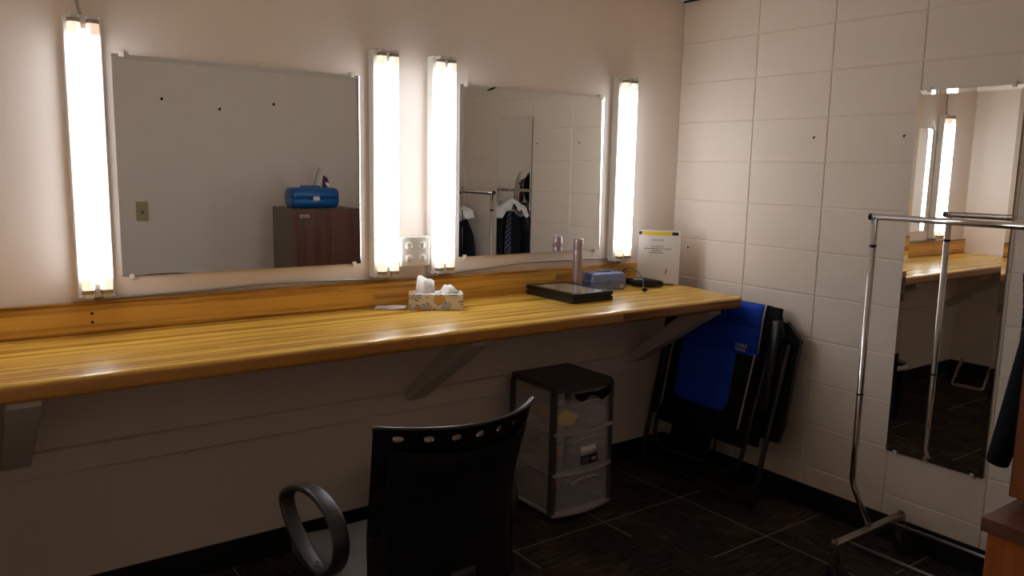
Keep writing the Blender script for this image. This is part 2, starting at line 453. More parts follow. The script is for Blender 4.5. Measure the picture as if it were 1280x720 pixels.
# painted block wall, stack bond, first column a little wider
b = BM(); box(b, (.004, YB, 0), (.12, .1, ZC))
ys = [0, -.4818]
while ys[-1] > YB: ys.append(max(ys[-1] - .4064, YB))
zs = [.2032 * k for k in range(12)] + [ZC]
g = .0022
for y0, y1 in zip(ys, ys[1:]):
    for z0, z1 in zip(zs, zs[1:]):
        box(b, (0, y1 + (g if y1 > YB else 0), z0 + (g if z0 > 0 else 0)), (.03, y0 - (g if y0 < 0 else 0), z1 - (g if z1 < ZC else 0)), .0035, 2)
wall_right = struct('wall_right', b, M['block'])
for nm, yy, zz in (('screw_hole', -.82, 1.737), ('screw_hole', -1.24, 1.736), ('screw_hole', -.11, 1.17)):
    b = BM(); lathe(b, [(0, .0012), (.004, .001), (.0055, 0)], (.0, yy, zz), 10, (-1, 0, 0)); lathe(b, [(0, .0012), (.0025, .001), (.003, 0)], (.0, yy - .006, zz + .004), 8, (-1, 0, 0))
    obj(nm, b, M['hole'], wall_right)
for xx, zz in ((-1.889, 2.008), (-1.488, 1.961), (-1.08, 2.021)):
    b = BM(); lathe(b, [(0, .004), (.009, .003), (.011, 0)], (xx, YB, zz), 10, (0, 1, 0)); obj('wall_anchor', b, M['hole'], wall_front)
def cove(name, lo, hi):
    b = BM(); box(b, lo, hi, .002); struct(name, b, M['cove'])
cove('baseboard_back', (XL, -.007, 0), (-.007, .0, .114))
cove('baseboard_right', (-.007, YB, 0), (.0, 0, .114))
cove('baseboard_left', (XL, YB, 0), (XL + .007, -.007, .114))
cove('baseboard_front', (XL + .007, YB, 0), (-.007, YB + .007, .114))
b = BM(); box(b, (XL, -.030, .515), (0, 0, .60), .003); struct('trim_1', b, M['wall'])          # ledger board under the counter
b = BM(); box(b, (-.02, YB, ZC - .006), (0, 0, ZC)); struct('trim_2', b, M['hole'])
b = BM(); box(b, (XL, -.012, ZC - .006), (-.02, 0, ZC)); struct('trim_3', b, M['white'])

# ------------------------------------------------------------------ counter
ct = thing('vanity_counter', 'long oak butcher-block laminate counter with backsplash along the wall under the mirrors', 'counter', (-1.8, -.3, .93))
b = BM()
out = [(XL, -.0008), (-.108, -.0008), (-.124, -.34), (-.140, -.565), (-.150, -.594), (-.175, -.612), (XL, -.612)]
t = bmesh.new()
A = [t.verts.new((x, y, .931)) for x, y in out]; Bv = [t.verts.new((x, y, .985)) for x, y in out]
t.faces.new(A); t.faces.new(Bv[::-1]); n = len(out)
for i in range(n): t.faces.new((A[i], Bv[i], Bv[(i + 1) % n], A[(i + 1) % n]))
bmesh.ops.recalc_face_normals(t, faces=t.faces)
ed = [e for e in t.edges if abs(e.verts[0].co.z - e.verts[1].co.z) < 1e-6 and all(v.co.y < -.02 for v in e.verts)]
ed += [e for e in t.edges if abs(e.verts[0].co.z - e.verts[1].co.z) < 1e-6 and all(v.co.x > -.13 for v in e.verts)]
bmesh.ops.bevel(t, geom=list(set(ed)), offset=.015, segments=4, profile=.5, affect='EDGES')
t.normal_update()
for fc in t.faces:
    if fc.normal.z < .5 and (fc.normal.y < -.3 or fc.normal.x > .3): fc.material_index = 1
merge(b, t)
obj('countertop', b, [M['oak'], M['edge']], ct)
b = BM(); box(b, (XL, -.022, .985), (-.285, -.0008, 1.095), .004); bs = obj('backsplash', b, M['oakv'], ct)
for z in (1.055, 1.025):
    b = BM(); lathe(b, [(0, .002), (.004, .0015), (.005, 0)], (-2.861, -.022, z), 10, (0, -1, 0)); obj('screw', b, M['hole'], bs)
def bracket(x0, x1):
    b = BM(); w = .088
    # diagonal board from the ledger up to the counter's front underside
    pts = [(x0, -.031, .61), (x0, -.031, .585), (x0, -.06, .570), (x0, -.56, .905), (x0, -.56, .931), (x0, -.45, .931)]
    prism(b, pts, (x1 - x0, 0, 0), .004)
    return obj('bracket', b, M['brackpaint'], ct)
bracket(-3.155, -3.07); bracket(-1.675, -1.59); bracket(-.335, -.25)

# ------------------------------------------------------------------ mirrors
def bev_mirror(name, label, axis, a0, a1, z0, z1, bw=.017, tilt=None):
    """bevelled plate mirror on the wall y=0 (axis 'x') or x=0 (axis 'y')"""
    def P(a, d, z): return V((a, -d, z)) if axis == 'x' else V((-d, a, z))
    c = P((a0 + a1) / 2, 0, z0)
    th = thing(name, label, 'mirror', c)
    lo, hi = min(a0, a1), max(a0, a1)
    b = BM(); t = bmesh.new()
    o4 = [(lo, z0), (hi, z0), (hi, z1), (lo, z1)]; i4 = [(lo + bw, z0 + bw), (hi - bw, z0 + bw), (hi - bw, z1 - bw), (lo + bw, z1 - bw)]
    O = [t.verts.new(P(a, .0058 + (tilt if tilt else (-.0016 if z == z1 else .0001)), z)) for a, z in o4]; I = [t.verts.new(P(a, .0058, z)) for a, z in i4]
    t.faces.new(I)
    for i in range(4): t.faces.new((O[i], O[(i + 1) % 4], I[(i + 1) % 4], I[i]))
    merge(b, t)
    obj('mirror_face', b, M['mirror'], th)
    b = BM(); q = [P(lo, .001, z0), P(hi, .003, z1)]
    box(b, [min(q[0][k], q[1][k]) for k in range(3)], [max(q[0][k], q[1][k]) for k in range(3)]); obj('backing', b, M['mirror_back'], th)
    span = hi - lo
    for a in (lo + .03 if span > .5 else lo + .04, hi - .03 if span > .5 else hi - .04):
        for z, s in ((z0, -1), (z1, 1)):
            b = BM(); p = P(a, 0, z)
            box(b, [p[k] - (.008 if k != (1 if axis == 'x' else 0) else .011) - (.004 if k == 2 and s < 0 else 0) for k in range(3)],
                [p[k] + (.008 if k != (1 if axis == 'x' else 0) else -.001) + (.004 if k == 2 and s > 0 else 0) for k in range(3)], .002)
            obj('clip', b, M['clip'], th)
    return th
bev_mirror('wall_mirror', 'left frameless wall mirror above the counter, between the first two lights', 'x', -2.757, -1.862, 1.172, 1.920)
bev_mirror('wall_mirror', 'right frameless wall mirror above the counter, behind the pink spray can', 'x', -1.386, -.545, 1.175, 1.926)
bev_mirror('full_length_mirror', 'tall narrow frameless mirror on the white block wall behind the garment rack', 'y', -1.685, -1.290, .400, 1.915, tilt=.0009)

# ------------------------------------------------------------------ fluorescent vanity lights
def vanity_light(xc, label, pink=False):
    z0, z1 = 1.116, 2.024
    th = thing('vanity_light', label, 'light', (xc, 0, z0), 'lit fluorescent strips beside the mirrors')
    b = BM(); box(b, (xc - .054, -.046, z0), (xc + .054, -.0005, z1), .003); obj('channel', b, M['white'], th)
    for z, s in ((z0, 1), (z1, -1)):
        b = BM(); za, zb = sorted((z, z + s * .003))
        box(b, (xc - .056, -.062, za - .0005), (xc + .056, -.002, zb + .0005), .001)
        for k in (-1, 1):
            za, zb = sorted((z, z + s * .014))
            box(b, (xc + k * .0275 - .012, -.084, za), (xc + k * .0275 + .012, -.046, zb), .002)
        obj('lampholder', b, M['white'], th)
        b = BM(); za, zb = sorted((z + s * .002, z + s * .045)); box(b, (xc - .008, -.068, za), (xc + .008, -.046, zb), .003)
        obj('centre_bracket', b, M['white'], th)
    for k in (-1, 1):
        x = xc + k * .0275; y = -.068; r = .0185
        b = BM(); lathe(b, [(r, z0 + .062), (r, z1 - .062)], (x, y, 0), 20)
        tb = obj('fluorescent_tube', b, M['tube_lit'], th)
        for zz, s in ((z0 + .014, 1), (z1 - .014, -1)):
            b = BM(); lathe(b, [(0, zz), (r + .0005, zz), (r + .0005, zz + s * .010), (r, zz + s * .012)], (x, y, 0), 20); obj('tube_cap', b, M['steel'], tb)
            b = BM(); lathe(b, [(r, zz + s * .012), (r, zz + s * .048)], (x, y, 0), 20); obj('tube_end', b, M['tube_pink'] if (pink and s < 0 and k > 0) else M['tube_dim'], tb)
    b = BM(); lathe(b, [(0, -.012), (.012, -.012), (.012, 0), (.015, 0), (.015, .002)], (xc + .005, -.03, z0 - .002), 12); obj('cable_fitting', b, M['steel'], th)
    return th
L1 = vanity_light(-2.846, 'leftmost lit two-tube fluorescent wall light, left of the left mirror', True)
for x, lab in ((-1.768, 'lit two-tube wall light between the left mirror and the outlet box'),
               (-1.497, 'lit two-tube wall light between the outlet box and the right mirror'),
               (-.435, 'rightmost lit two-tube wall light, right of the right mirror near the room corner')):
    c = copy_tree(L1, (x + 2.846, 0, 0)); c['label'] = lab
    for o in c.children_recursive:
        if o.name.startswith('tube_end') and o.data.materials[0] == M['tube_pink']:
            o.data = o.data.copy(); o.data.materials[0] = M['tube_dim']

# outlet box
th = thing('outlet_box', 'surface-mounted cream box of four wall sockets between the two middle lights', 'outlet', (-1.632, 0, 1.150))
b = BM(); box(b, (-1.703, -.048, 1.150), (-1.561, -.0005, 1.278), .004); obj('box', b, M['cream'], th)
b = BM(); box(b, (-1.700, -.053, 1.153), (-1.564, -.047, 1.275), .003); pl = obj('cover_plate', b, M['cream'], th)
for xx in (-1.664, -1.600):
    for zz in (1.186, 1.240):
        b = BM(); lathe(b, [(0, .003), (.016, .003), (.0175, 0)], (xx, -.053, zz), 20, (0, -1, 0)); r = obj('socket', b, M['cream'], pl)
        b = BM()
        for dx in (-.006, .006): box(b, (xx + dx - .0008, -.0567, zz + .001), (xx + dx + .0008, -.0555, zz + .007))
        lathe(b, [(0, .0035), (.0020, .0035), (.0020, .002)], (xx, -.053, zz - .008), 8, (0, -1, 0))
        obj('slots', b, M['hole'], pl)

# steel flexible cables running along the wall just above the backsplash
def flex(label, pts, r=.0055):
    P = smooth_path(pts, 28); b = BM()
    rad = [r if i % 2 else r * .82 for i in range(len(P))]
    tube(b, P, rad, 8); tag(obj('flexible_cable', b, M['cable']), label, 'cable', 'steel cables feeding the wall lights')
flex('ribbed steel cable under the left mirror, joining the first two lights',
     [(-2.838, -.03, 1.106), (-2.80, -.014, 1.1025), (-2.66, -.008, 1.1025), (-2.45, -.008, 1.107), (-2.25, -.008, 1.1135), (-2.0, -.008, 1.109), (-1.82, -.012, 1.1035), (-1.765, -.03, 1.107)])
flex('ribbed steel cable under the right mirror, joining the third and last lights',
     [(-1.49, -.03, 1.106), (-1.45, -.014, 1.105), (-1.30, -.008, 1.112), (-1.15, -.008, 1.122), (-1.0, -.008, 1.132), (-.8, -.008, 1.130), (-.6, -.008, 1.129), (-.47, -.008, 1.118), (-.43, -.028, 1.108)])
flex('ribbed steel cable rising to the ceiling from the top of the leftmost light', [(-2.846, -.03, 2.028), (-2.853, -.02, 2.07), (-2.868, -.012, 2.2), (-2.872, -.012, 2.45)])

# ------------------------------------------------------------------ things on the counter
ZT = .985
# tissue box, turned to face the camera
R = Matrix.Translation((-1.6215, -.2055, ZT)) @ Matrix.Rotation(math.radians(-29.3), 4, 'Z')
th = thing('tissue_box', 'cardboard tissue box printed with grey leaves and orange flowers on the counter', 'tissue box', (-1.6215, -.2055, ZT))
b = BM(); box(b, (-.112, 0, .0005), (.112, .115, .066), .0015, 1, R); obj('carton', b, M['boxprint'], th)
b = BM(); lathe(b, [(0, .0008), (.055, .0008), (.055, 0)], R @ V((.0, .058, .066)), 24, sx=1.0, sy=.55); obj('opening', b, M['paper'], th)
def sheet(x0, x1, yc, h, lean, seed):
    rnd = random.Random(seed); ph = [rnd.uniform(0, 6) for _ in range(4)]
    def f_(u, v):
        x = x0 + (x1 - x0) * u * (1 - .18 * v) + .012 * v
        y = yc + .014 * math.sin(u * 7 + ph[0]) + lean * v * v * .03 + .01 * math.sin(v * 5 + ph[1])
        z = .06 + h * math.sin(min(1, v * 1.15) * PI / 2) * (1 - .10 * math.cos(u * 6 + ph[2])) * (1 - .55 * max(0, u - .75) * 2)
        return R @ V((x, y, z))
    return f_
b = BM(); grid(b, sheet(-.085, -.004, .05, .066, 1, 3), 14, 10, thick=.0012); grid(b, sheet(-.07, -.02, .075, .05, -1, 9), 12, 8, thick=.0012); obj('tissue', b, M['tissue'], th)
b = BM()
def puff(u, v):
    a = u * PI; r = math.sin(v * PI)
    return R @ V((.018 + .075 * v + .006 * math.sin(9 * u), .055 - .032 * math.cos(a) * (.4 + .6 * r), .064 + .036 * math.sin(a) * r ** .7 + .003 * math.sin(v * 17 + u * 5)))
grid(b, puff, 14, 16, thick=.0012); obj('tissue', b, M['tissue'], th)
# loose folded tissue
Rt = Matrix.Translation((-1.775, -.078, ZT)) @ Matrix.Rotation(math.radians(-29.3), 4, 'Z')
b = BM()
for k, (dx, dy) in enumerate(((0, 0), (.006, .006))):
    grid(b, lambda u, v: Rt @ V((-.055 + dx + .125 * u, -.035 + dy + .07 * v + .01 * (1 - u), .0036 + k * .0025 + .0012 * math.sin(u * 8 + v * 3) + .004 * (u * u))), 14, 6, thick=.001)
tag(obj('loose_tissue', b, M['tissue']), 'flat folded white tissue lying left of the tissue box', 'tissue')

# black framed flat case with glass lid
th = thing('flat_case', 'low black display case with a glass lid, reflection painted pale grey, lying on the counter', 'case', (-.905, -.20, ZT))
x0, x1, y0, y1 = -1.025, -.785, -.372, -.032
b = BM(); box(b, (x0, y0, ZT + .0005), (x1, y1, ZT + .020), .002); obj('base', b, M['black'], th)
b = BM(); box(b, (x0 + .006, y0 + .006, ZT + .020), (x1 - .006, y1 - .006, ZT + .026)); obj('hinge_gap', b, M['rubber'], th)
b = BM()
for lo, hi in (((x0, y0, ZT + .026), (x0 + .024, y1, ZT + .045)), ((x1 - .024, y0, ZT + .026), (x1, y1, ZT + .045)),
               ((x0 + .02, y0, ZT + .026), (x1 - .02, y0 + .026, ZT + .045)), ((x0 + .02, y1 - .026, ZT + .026), (x1 - .02, y1, ZT + .045))): box(b, lo, hi, .002)
ld = obj('lid_frame', b, M['black_gloss'], th)
b = BM(); box(b, (x0 + .02, y0 + .02, ZT + .030), (x1 - .02, y1 - .02, ZT + .0425)); obj('glass_lid', b, M['glasspanel'], th)
b = BM(); box(b, (x1 - .001, -.34, ZT + .018), (x1 + .006, -.31, ZT + .030), .002); obj('latch', b, M['black'], th)

# pink spray can
th = thing('spray_can', 'tall slim pink metallic spray can on the counter beside the black case', 'spray can', (-.755, -.085, ZT))
b = BM(); lathe(b, [(0, .0005), (.0225, .0005), (.024, .003), (.024, .20), (.0235, .202)], (-.755, -.085, ZT), 28); obj('can', b, M['pink'], th)
b = BM(); lathe(b, [(.0235, .2025), (.0242, .204), (.0242, .252), (.0225, .256), (.010, .2565), (0, .2565)], (-.755, -.085, ZT), 28); obj('cap', b, M['pink'], th)
b = BM(); lathe(b, [(0, .008), (.003, .008), (.0034, 0)], (-.755 - .006, -.085 - .012, ZT + .2565), 10); obj('nozzle', b, M['white'], th)

# lavender case
th = thing('vanity_case', 'small periwinkle blue hinged plastic case on the counter behind the black case', 'case', (-.585, -.09, ZT))
Rl = Matrix.Translation((-.585, -.090, ZT)) @ Matrix.Rotation(math.radians(-6), 4, 'Z')
def rr(hw, hd, r, z, k=4):
    pts = []
    for cx, cy, a0 in ((hw - r, hd - r, 0), (-hw + r, hd - r, 90), (-hw + r, -hd + r, 180), (hw - r, -hd + r, 270)):
        for j in range(k + 1):
            a = math.radians(a0 + 90 * j / k); pts.append(Rl @ V((cx + r * math.cos(a), cy + r * math.sin(a), z)))
    return pts
b = BM(); loft(b, [rr(.098, .046, .012, .0005), rr(.103, .05, .014, .006), rr(.105, .052, .014, .036)], smooth=False); obj('case_base', b, M['lav'], th)
b = BM(); loft(b, [rr(.105, .052, .014, .038), rr(.106, .053, .014, .042), rr(.098, .046, .012, .080), rr(.090, .038, .010, .086)], smooth=False); obj('case_lid', b, M['lav'], th)
b = BM(); box(b, (-.008, -.060, .026), (.014, -.0525, .050), .003, 2, Rl); obj('latch', b, M['lav'], th)
b = BM(); tube(b, round_path([Rl @ V((-.035, 0, .084)), Rl @ V((-.035, 0, .091)), Rl @ V((.035, 0, .091)), Rl @ V((.035, 0, .084))], .006), .004, 8); obj('handle', b, M['lav'], th)
b = BM(); box(b, (.062, -.0535, .006), (.086, -.0495, .026), .0005, 1, Rl); obj('silver_sticker', b, M['silverlab'], th)['label'] = 'small silver sticker'

# black hot styling tool with cord and plug
th = thing('hair_styling_iron', 'black corded hair iron lying on the counter between the blue case and the sign', 'hair iron', (-.34, -.14, ZT))
p0, p1 = V((-.400, -.105, ZT + .026)), V((-.285, -.245, ZT + .021))
d = (p1 - p0)
def at(t_): return p0 + d * t_
b = BM(); tube(b, [at(-.30), at(-.28), at(0), at(.05), at(.5), at(.8), at(.86)], [.009, .016, .019, .024, .023, .017, .011], 14); obj('handle', b, M['black_gloss'], th)
b = BM(); tube(b, [at(.05) + V((-.004, -.004, .017)), at(.35) + V((-.004, -.004, .018)), at(.62) + V((-.002, -.002, .013))], [.006, .0095, .005], 10); obj('clamp_lever', b, M['greenish'], th)
b = BM(); tube(b, [at(.84), at(.88), at(1.12), at(1.16)], [.009, .007, .006, .004], 10); obj('tip', b, M['rusty'], th)
pl = V((-.462, -.243, ZT + .012))
cord = [at(-.28), at(-.36) + V((0, 0, .004)), (-.43, -.05, ZT + .055), (-.415, -.075, ZT + .092), (-.40, -.13, ZT + .085), (-.415, -.19, ZT + .048), (-.45, -.232, ZT + .022), pl]
b = BM(); tube(b, smooth_path(cord, 10), .0026, 8); obj('cord', b, M['black'], th)
b = BM(); tube(b, [pl, pl + V((-.004, -.008, -.001)), pl + V((-.010, -.022, -.002))], [.006, .011, .0105], 10)
for s in (-1, 1):
    q = pl + V((-.012, -.024, 0)) + V((.9, -.42, 0)) * .006 * s
    box(b, q + V((-.0025, -.012, -.003)), q + V((.0015, .0, .003)))
obj('plug', b, M['black'], th)

# acrylic sign holder
c0 = V((-.300, -.036, ZT)); c1 = V((-.158, -.196, ZT)); ex = (c1 - c0).normalized(); W = .216; H = .283
nrm = ex.cross(V((0, 0, 1))).normalized()           # towards the viewer
if nrm.y > 0 or nrm.x > 0: nrm = -nrm if nrm.dot(V((-1, -1, 0))) < 0 else nrm
lean = math.radians(7); ez = (V((0, 0, 1)) * math.cos(lean) - nrm * math.sin(lean)); en = ex.cross(ez).normalized()
if en.dot(nrm) < 0: en = -en
SM = basis(c0 + ex * ((c1 - c0).length - W) / 2 * 1 + V((0, 0, .001)), ex, ez, ex.cross(ez))
sgn = 1 if ex.cross(ez).dot(nrm) > 0 else -1
th = thing('sign_holder', 'white paper sign with yellow top band in a clear stand, right end of counter', 'sign', c0 + ex * .1)
b = BM(); box(b, (0, .002, -.0004), (W, H, .0004), 0, 1, SM); sh = obj('paper_sheet', b, M['signpaper'], th)
b = BM(); box(b, (-.004, 0, sgn * -.003), (W + .004, H + .002, sgn * -.001), .0006, 1, SM)
foot = Matrix.Translation((0, 0, 0)) @ SM
prism(b, [foot @ V((-.004, .0005, sgn * .003)), foot @ V((W + .004, .0005, sgn * .003)), foot @ V((W + .004, .012, sgn * -.09)), foot @ V((-.004, .012, sgn * -.09))], (0, 0, .0025))
obj('clear_stand', b, M['acrylic'], th)
def flatmark(name, m, x_0, x_1, z_0, z_1):
    b = BM(); box(b, (x_0, z_0, sgn * .0004), (x_1, z_1, sgn * .0009), 0, 1, SM); return obj(name, b, m, sh)
flatmark('yellow_band', M['yellowlab'], .022, .168, H - .025, H - .008)
flatmark('black_block', M['ink'], .002, .017, H - .025, H - .008); flatmark('black_block', M['ink'], .172, .205, H - .025, H - .008)
text_mesh('heading', 'WELCOME!', .0125, M['ink'], sh, SM @ Matrix.Translation((.100, H - .052, sgn * .0006)), .0002)
rnd = random.Random(4)
for zc, xa, xb in ((.198, .068, .13), (.187, .03, .172), (.176, .074, .122), (.165, .058, .134)):
    b = BM(); x = xa
    while x < xb:
        w = rnd.uniform(.006, .016); box(b, (x, zc - .0018, sgn * .0004), (min(x + w, xb), zc + .0018, sgn * .0008), 0, 1, SM); x += w + .003
    obj('text_line', b, M['ink'], sh)
b = BM(); box(b, (.148, .062, sgn * .0004), (.152, .085, sgn * .0008), 0, 1, SM); box(b, (.144, .058, sgn * .0004), (.150, .064, sgn * .0008), 0, 1, SM); box(b, (.147, .07, sgn * .0004), (.154, .074, sgn * .0008), 0, 1, SM); obj('emblem', b, M['ink'], sh)

# ------------------------------------------------------------------ drawer cart under the counter
cx0, cx1, cy0, cy1 = -1.135, -.800, -.405, -.085
th = thing('drawer_cart', 'three-drawer translucent plastic storage cart on casters under the counter', 'storage cart', (-.967, -.245, 0))
zz = [.045, .232, .420, .605]
b = BM()
box(b, (cx0 - .006, cy0 - .005, .605), (cx1 + .006, cy1, .622), .004)
box(b, (cx0 - .004, cy0 - .0, .622), (cx1 + .004, cy1, .634), .005)
for i in range(24):
    pass
bow = [(cx0 - .006 + (cx1 - cx0 + .012) * i / 16, cy0 - .005 - .028 * math.sin(PI * i / 16) ** .8) for i in range(17)]
prism(b, [(x, y, .606) for x, y in bow] + [(cx1 + .006, cy0 + .01, .606), (cx0 - .006, cy0 + .01, .606)], (0, 0, .020))
obj('top', b, M['cartframe'], th)
for z in zz[:3]:
    b = BM()
    prism(b, [(x, y, z - .010) for x, y in bow] + [(cx1 + .006, cy0 + .014, z - .010), (cx0 - .006, cy0 + .014, z - .010)], (0, 0, .014))
    box(b, (cx0 - .004, cy0, z - .010), (cx0 + .014, cy1, z + .004), .002); box(b, (cx1 - .014, cy0, z - .010), (cx1 + .004, cy1, z + .004), .002)
    box(b, (cx0, cy1 - .014, z - .010), (cx1, cy1, z + .004), .002)
    obj('frame_rail', b, M['drawer_edge'], th)
for x in (cx0, cx1):
    for y in (cy0, cy1):
        b = BM(); box(b, (x - .012, y - .004 if y == cy0 else y - .022, .036), (x + .012, y + .024 if y == cy0 else y, .606), .004); obj('corner_post', b, M['cartframe'], th)
for x in (cx0 + .002, cx1 - .002):
    b = BM(); box(b, (x - .001, cy0 + .02, .05), (x + .001, cy1 - .02, .60)); obj('side_panel', b, M['drawer_side'], th)
for i in range(3):
    za, zb = zz[i] + .008, zz[i + 1] - .014 - (.018 if i == 2 else 0)
    b = BM()
    nu = 20
    def front(u, v):
        x = cx0 + .016 + (cx1 - cx0 - .032) * u
        return V((x, cy0 - .004 - .026 * math.sin(PI * u) ** .8, za + (zb - za) * v))
    grid(b, front, nu, 4, thick=.002)
    box(b, (cx0 + .016, cy0 + .006, za), (cx0 + .018, cy1 - .01, zb - .02)); box(b, (cx1 - .018, cy0 + .006, za), (cx1 - .016, cy1 - .01, zb - .02))
    box(b, (cx0 + .016, cy0 + .0, za), (cx1 - .016, cy1 - .01, za + .002)); box(b, (cx0 + .016, cy1 - .012, za), (cx1 - .016, cy1 - .010, zb - .02))
    dr = obj('drawer', b, M['drawer'], th)
    # arched finger pull moulded into the front
    b = BM(); xa, xb = cx0 + .085, cx1 - .075
    pts = []
    for j in range(15):
        u = j / 14; x = xa + (xb - xa) * u; uu = (x - cx0 - .016) / (cx1 - cx0 - .032)
        pts.append((x, cy0 - .008 - .026 * math.sin(PI * uu) ** .8, zb - .018 - .028 * (abs(2 * u - 1) ** 4)))
    tube(b, pts, .004, 8); obj('finger_pull', b, M['drawer_edge'], dr)
    if i == 1:
        def lab(u, v, d_=0.):
            x = -1.005 + .105 * u; uu = (x - cx0 - .016) / (cx1 - cx0 - .032)
            return V((x, cy0 - .0062 - d_ - .026 * math.sin(PI * uu) ** .8, .262 + .085 * v))
        b = BM(); grid(b, lambda u, v: lab(u, .5 + .5 * v), 6, 1, thick=.0005); obj('label_white', b, M['paper'], dr)['label'] = 'white half of the label'
        b = BM(); grid(b, lambda u, v: lab(u, .5 * v), 6, 1, thick=.0005); obj('label_black', b, M['ink'], dr)['label'] = 'black half of the label'
        b = BM(); grid(b, lambda u, v: lab(.62 + .32 * u, .1 + .2 * v, .0012), 3, 1, thick=.0004)
        for r_ in range(3): grid(b, lambda u, v: lab(.08 + .4 * u, .1 + .1 * r_ + .03 * v, .0012), 3, 1, thick=.0003)
        obj('label_barcode', b, M['silverlab'], dr)
        b = BM(); grid(b, lambda u, v: lab(.84 + .1 * u, .85 + .1 * v, .0012), 1, 1, thick=.0003)
        obj('label_print', b, M['ink'], dr)
for x in (cx0 + .02, cx1 - .02):
    for y in (cy0 + .03, cy1 - .03):
        b = BM(); lathe(b, [(0, -.007), (.014, -.007), (.0165, -.004), (.0165, .004), (.014, .007), (0, .007)], (x, y, .0168), 14, (1, 0, 0)); box(b, (x - .011, y - .007, .018), (x + .011, y + .007, .037), .003); obj('caster', b, M['rubber'], th)
# what shows through the drawers
def blob(name, label, cat, c, s, m, seed, amp=.18):
    rnd = random.Random(seed); t = bmesh.new(); bmesh.ops.create_icosphere(t, subdivisions=3, radius=1)
    ph = [rnd.uniform(0, 6) for _ in range(6)]
    for v in t.verts:
        q = v.co; k = 1 + amp * (math.sin(3 * q.x + ph[0]) * math.sin(4 * q.y + ph[1]) + .6 * math.sin(5 * q.z + ph[2]) * math.sin(4 * q.x + ph[3]))
        v.co = V((c[0] + q.x * s[0] * k, c[1] + q.y * s[1] * k, c[2] + q.z * s[2] * k))
    b = BM(); merge(b, t, None, True); return tag(obj(name, b, m), label, cat)
blob('sponge', 'yellow sponge pressed against the front of the top drawer of the cart', 'sponge', (-1.040, -.372, .470), (.055, .030, .036), M['yellow'], 1)
blob('sponge', 'round yellow sponge showing through the left side of the top drawer of the cart', 'sponge', (-1.085, -.245, .485), (.027, .035, .035), M['yellow'], 2)
blob('folded_cloth', 'tan cloth bundle inside the middle drawer of the cart, at its left side', 'cloth', (-1.055, -.20, .290), (.050, .075, .042), M['tan'], 5)
blob('hair_clip', 'orange clip inside the middle drawer of the cart, beside the drawer label', 'clip', (-1.075, -.365, .305), (.022, .018, .020), M['orange'], 6, .3)
b = BM(); tube(b, [(-1.10, -.38, .20), (-1.085, -.375, .165), (-1.07, -.372, .145)], [.006, .008, .005], 8); tag(obj('comb_handle', b, M['orange']), 'orange stick showing through the bottom drawer of the cart', 'comb')
b = BM()
def cloth(u, v):
    x = -1.05 + .225 * u
    uu = (x - cx0 - .016) / (cx1 - cx0 - .032)
    drop = .038 * (.45 + .55 * u + .35 * math.sin(u * 11)) * v
    return V((x, cy0 - .016 - .027 * math.sin(PI * min(1, max(0, uu))) ** .8 - .004 * math.sin(u * 14) - .003 * v + .03 * max(0, .3 - v), .596 - drop))
grid(b, cloth, 24, 6, thick=.003); tag(obj('black_cloth', b, M['blackfab']), 'black cloth spilling over the front of the top drawer of the cart', 'cloth')

# ------------------------------------------------------------------ folded padded lounge chair leaning on the block wall
eb = V((.1843, 0, .9829)); ea = V((0, -1, 0)); eo = V((-.9829, 0, .1843)); o0 = V((-.25, 0, 0))
def FP(a, b_, o=0.): return o0 + ea * a + eb * b_ + eo * o
th = thing('folded_lounge_chair', 'folded padded camp lounge chair in blue and black leaning on the block wall', 'folding chair', (-.25, -.42, 0))
b = BM(); tube(b, round_path([FP(.10, .80, .0), FP(.075, .03, .0), FP(.80, .03, .0), FP(.842, .80, .0)], .06), .012, 12); obj('base_frame', b, M['tube'], th)
b = BM(); tube(b, round_path([FP(.16, .86, .035), FP(.165, .14, .035), FP(.715, .14, .035), FP(.782, .87, .035)], .10), .0105, 12); obj('seat_frame', b, M['tube'], th)
b = BM(); tube(b, round_path([FP(.14, .33, -.03), FP(.10, .955, -.02), FP(.74, .955, -.02), FP(.80, .84, -.015), FP(.80, .33, -.03)], .05), .0105, 12); obj('back_frame', b, M['tube'], th)
for a in (.15, .80):
    b = BM(); tube(b, smooth_path([FP(a - .015, .90, .045), FP(a, .80, .06), FP(a + .005, .60, .058), FP(a, .47, .05)], 6), .016, 10, flat=(.022, .011, ea)); obj('armrest', b, M['black'], th)
    b = BM(); box(b, FP(a, .815, .02) - V((.02, .02, .02)), FP(a, .815, .02) + V((.02, .02, .02)), .007); obj('hinge_block', b, M['black'], th)
# mesh panel behind
b = BM()
po = [FP(a_, b__, -.035) for a_, b__ in ((.60, .34), (.86, .34), (.875, .42), (.885, .83), (.80, .90), (.60, .90))]
prism(b, po, tuple(eo * .018), .004); obj('footrest_panel', b, M['mesh'], th)
b = BM(); tube(b, [FP(.862, .345, -.026), FP(.876, .42, -.026), FP(.886, .83, -.026), FP(.80, .902, -.026)], .007, 8); obj('panel_edge', b, M['tube'], th)
def pad(a0, a1, b0, b1, o, th_, rows, puff_, nu=26, nv=36):
    def f_(u, v):
        edge = min(1, min(u, 1 - u) / .08) ** .5 * min(1, min(v, 1 - v) / .05) ** .5
        quilt = abs(math.sin(v * rows * PI)) ** .45
        return FP(a0 + (a1 - a0) * u, b0 + (b1 - b0) * v, o + th_ * edge * (1 - puff_ + puff_ * quilt))
    return f_
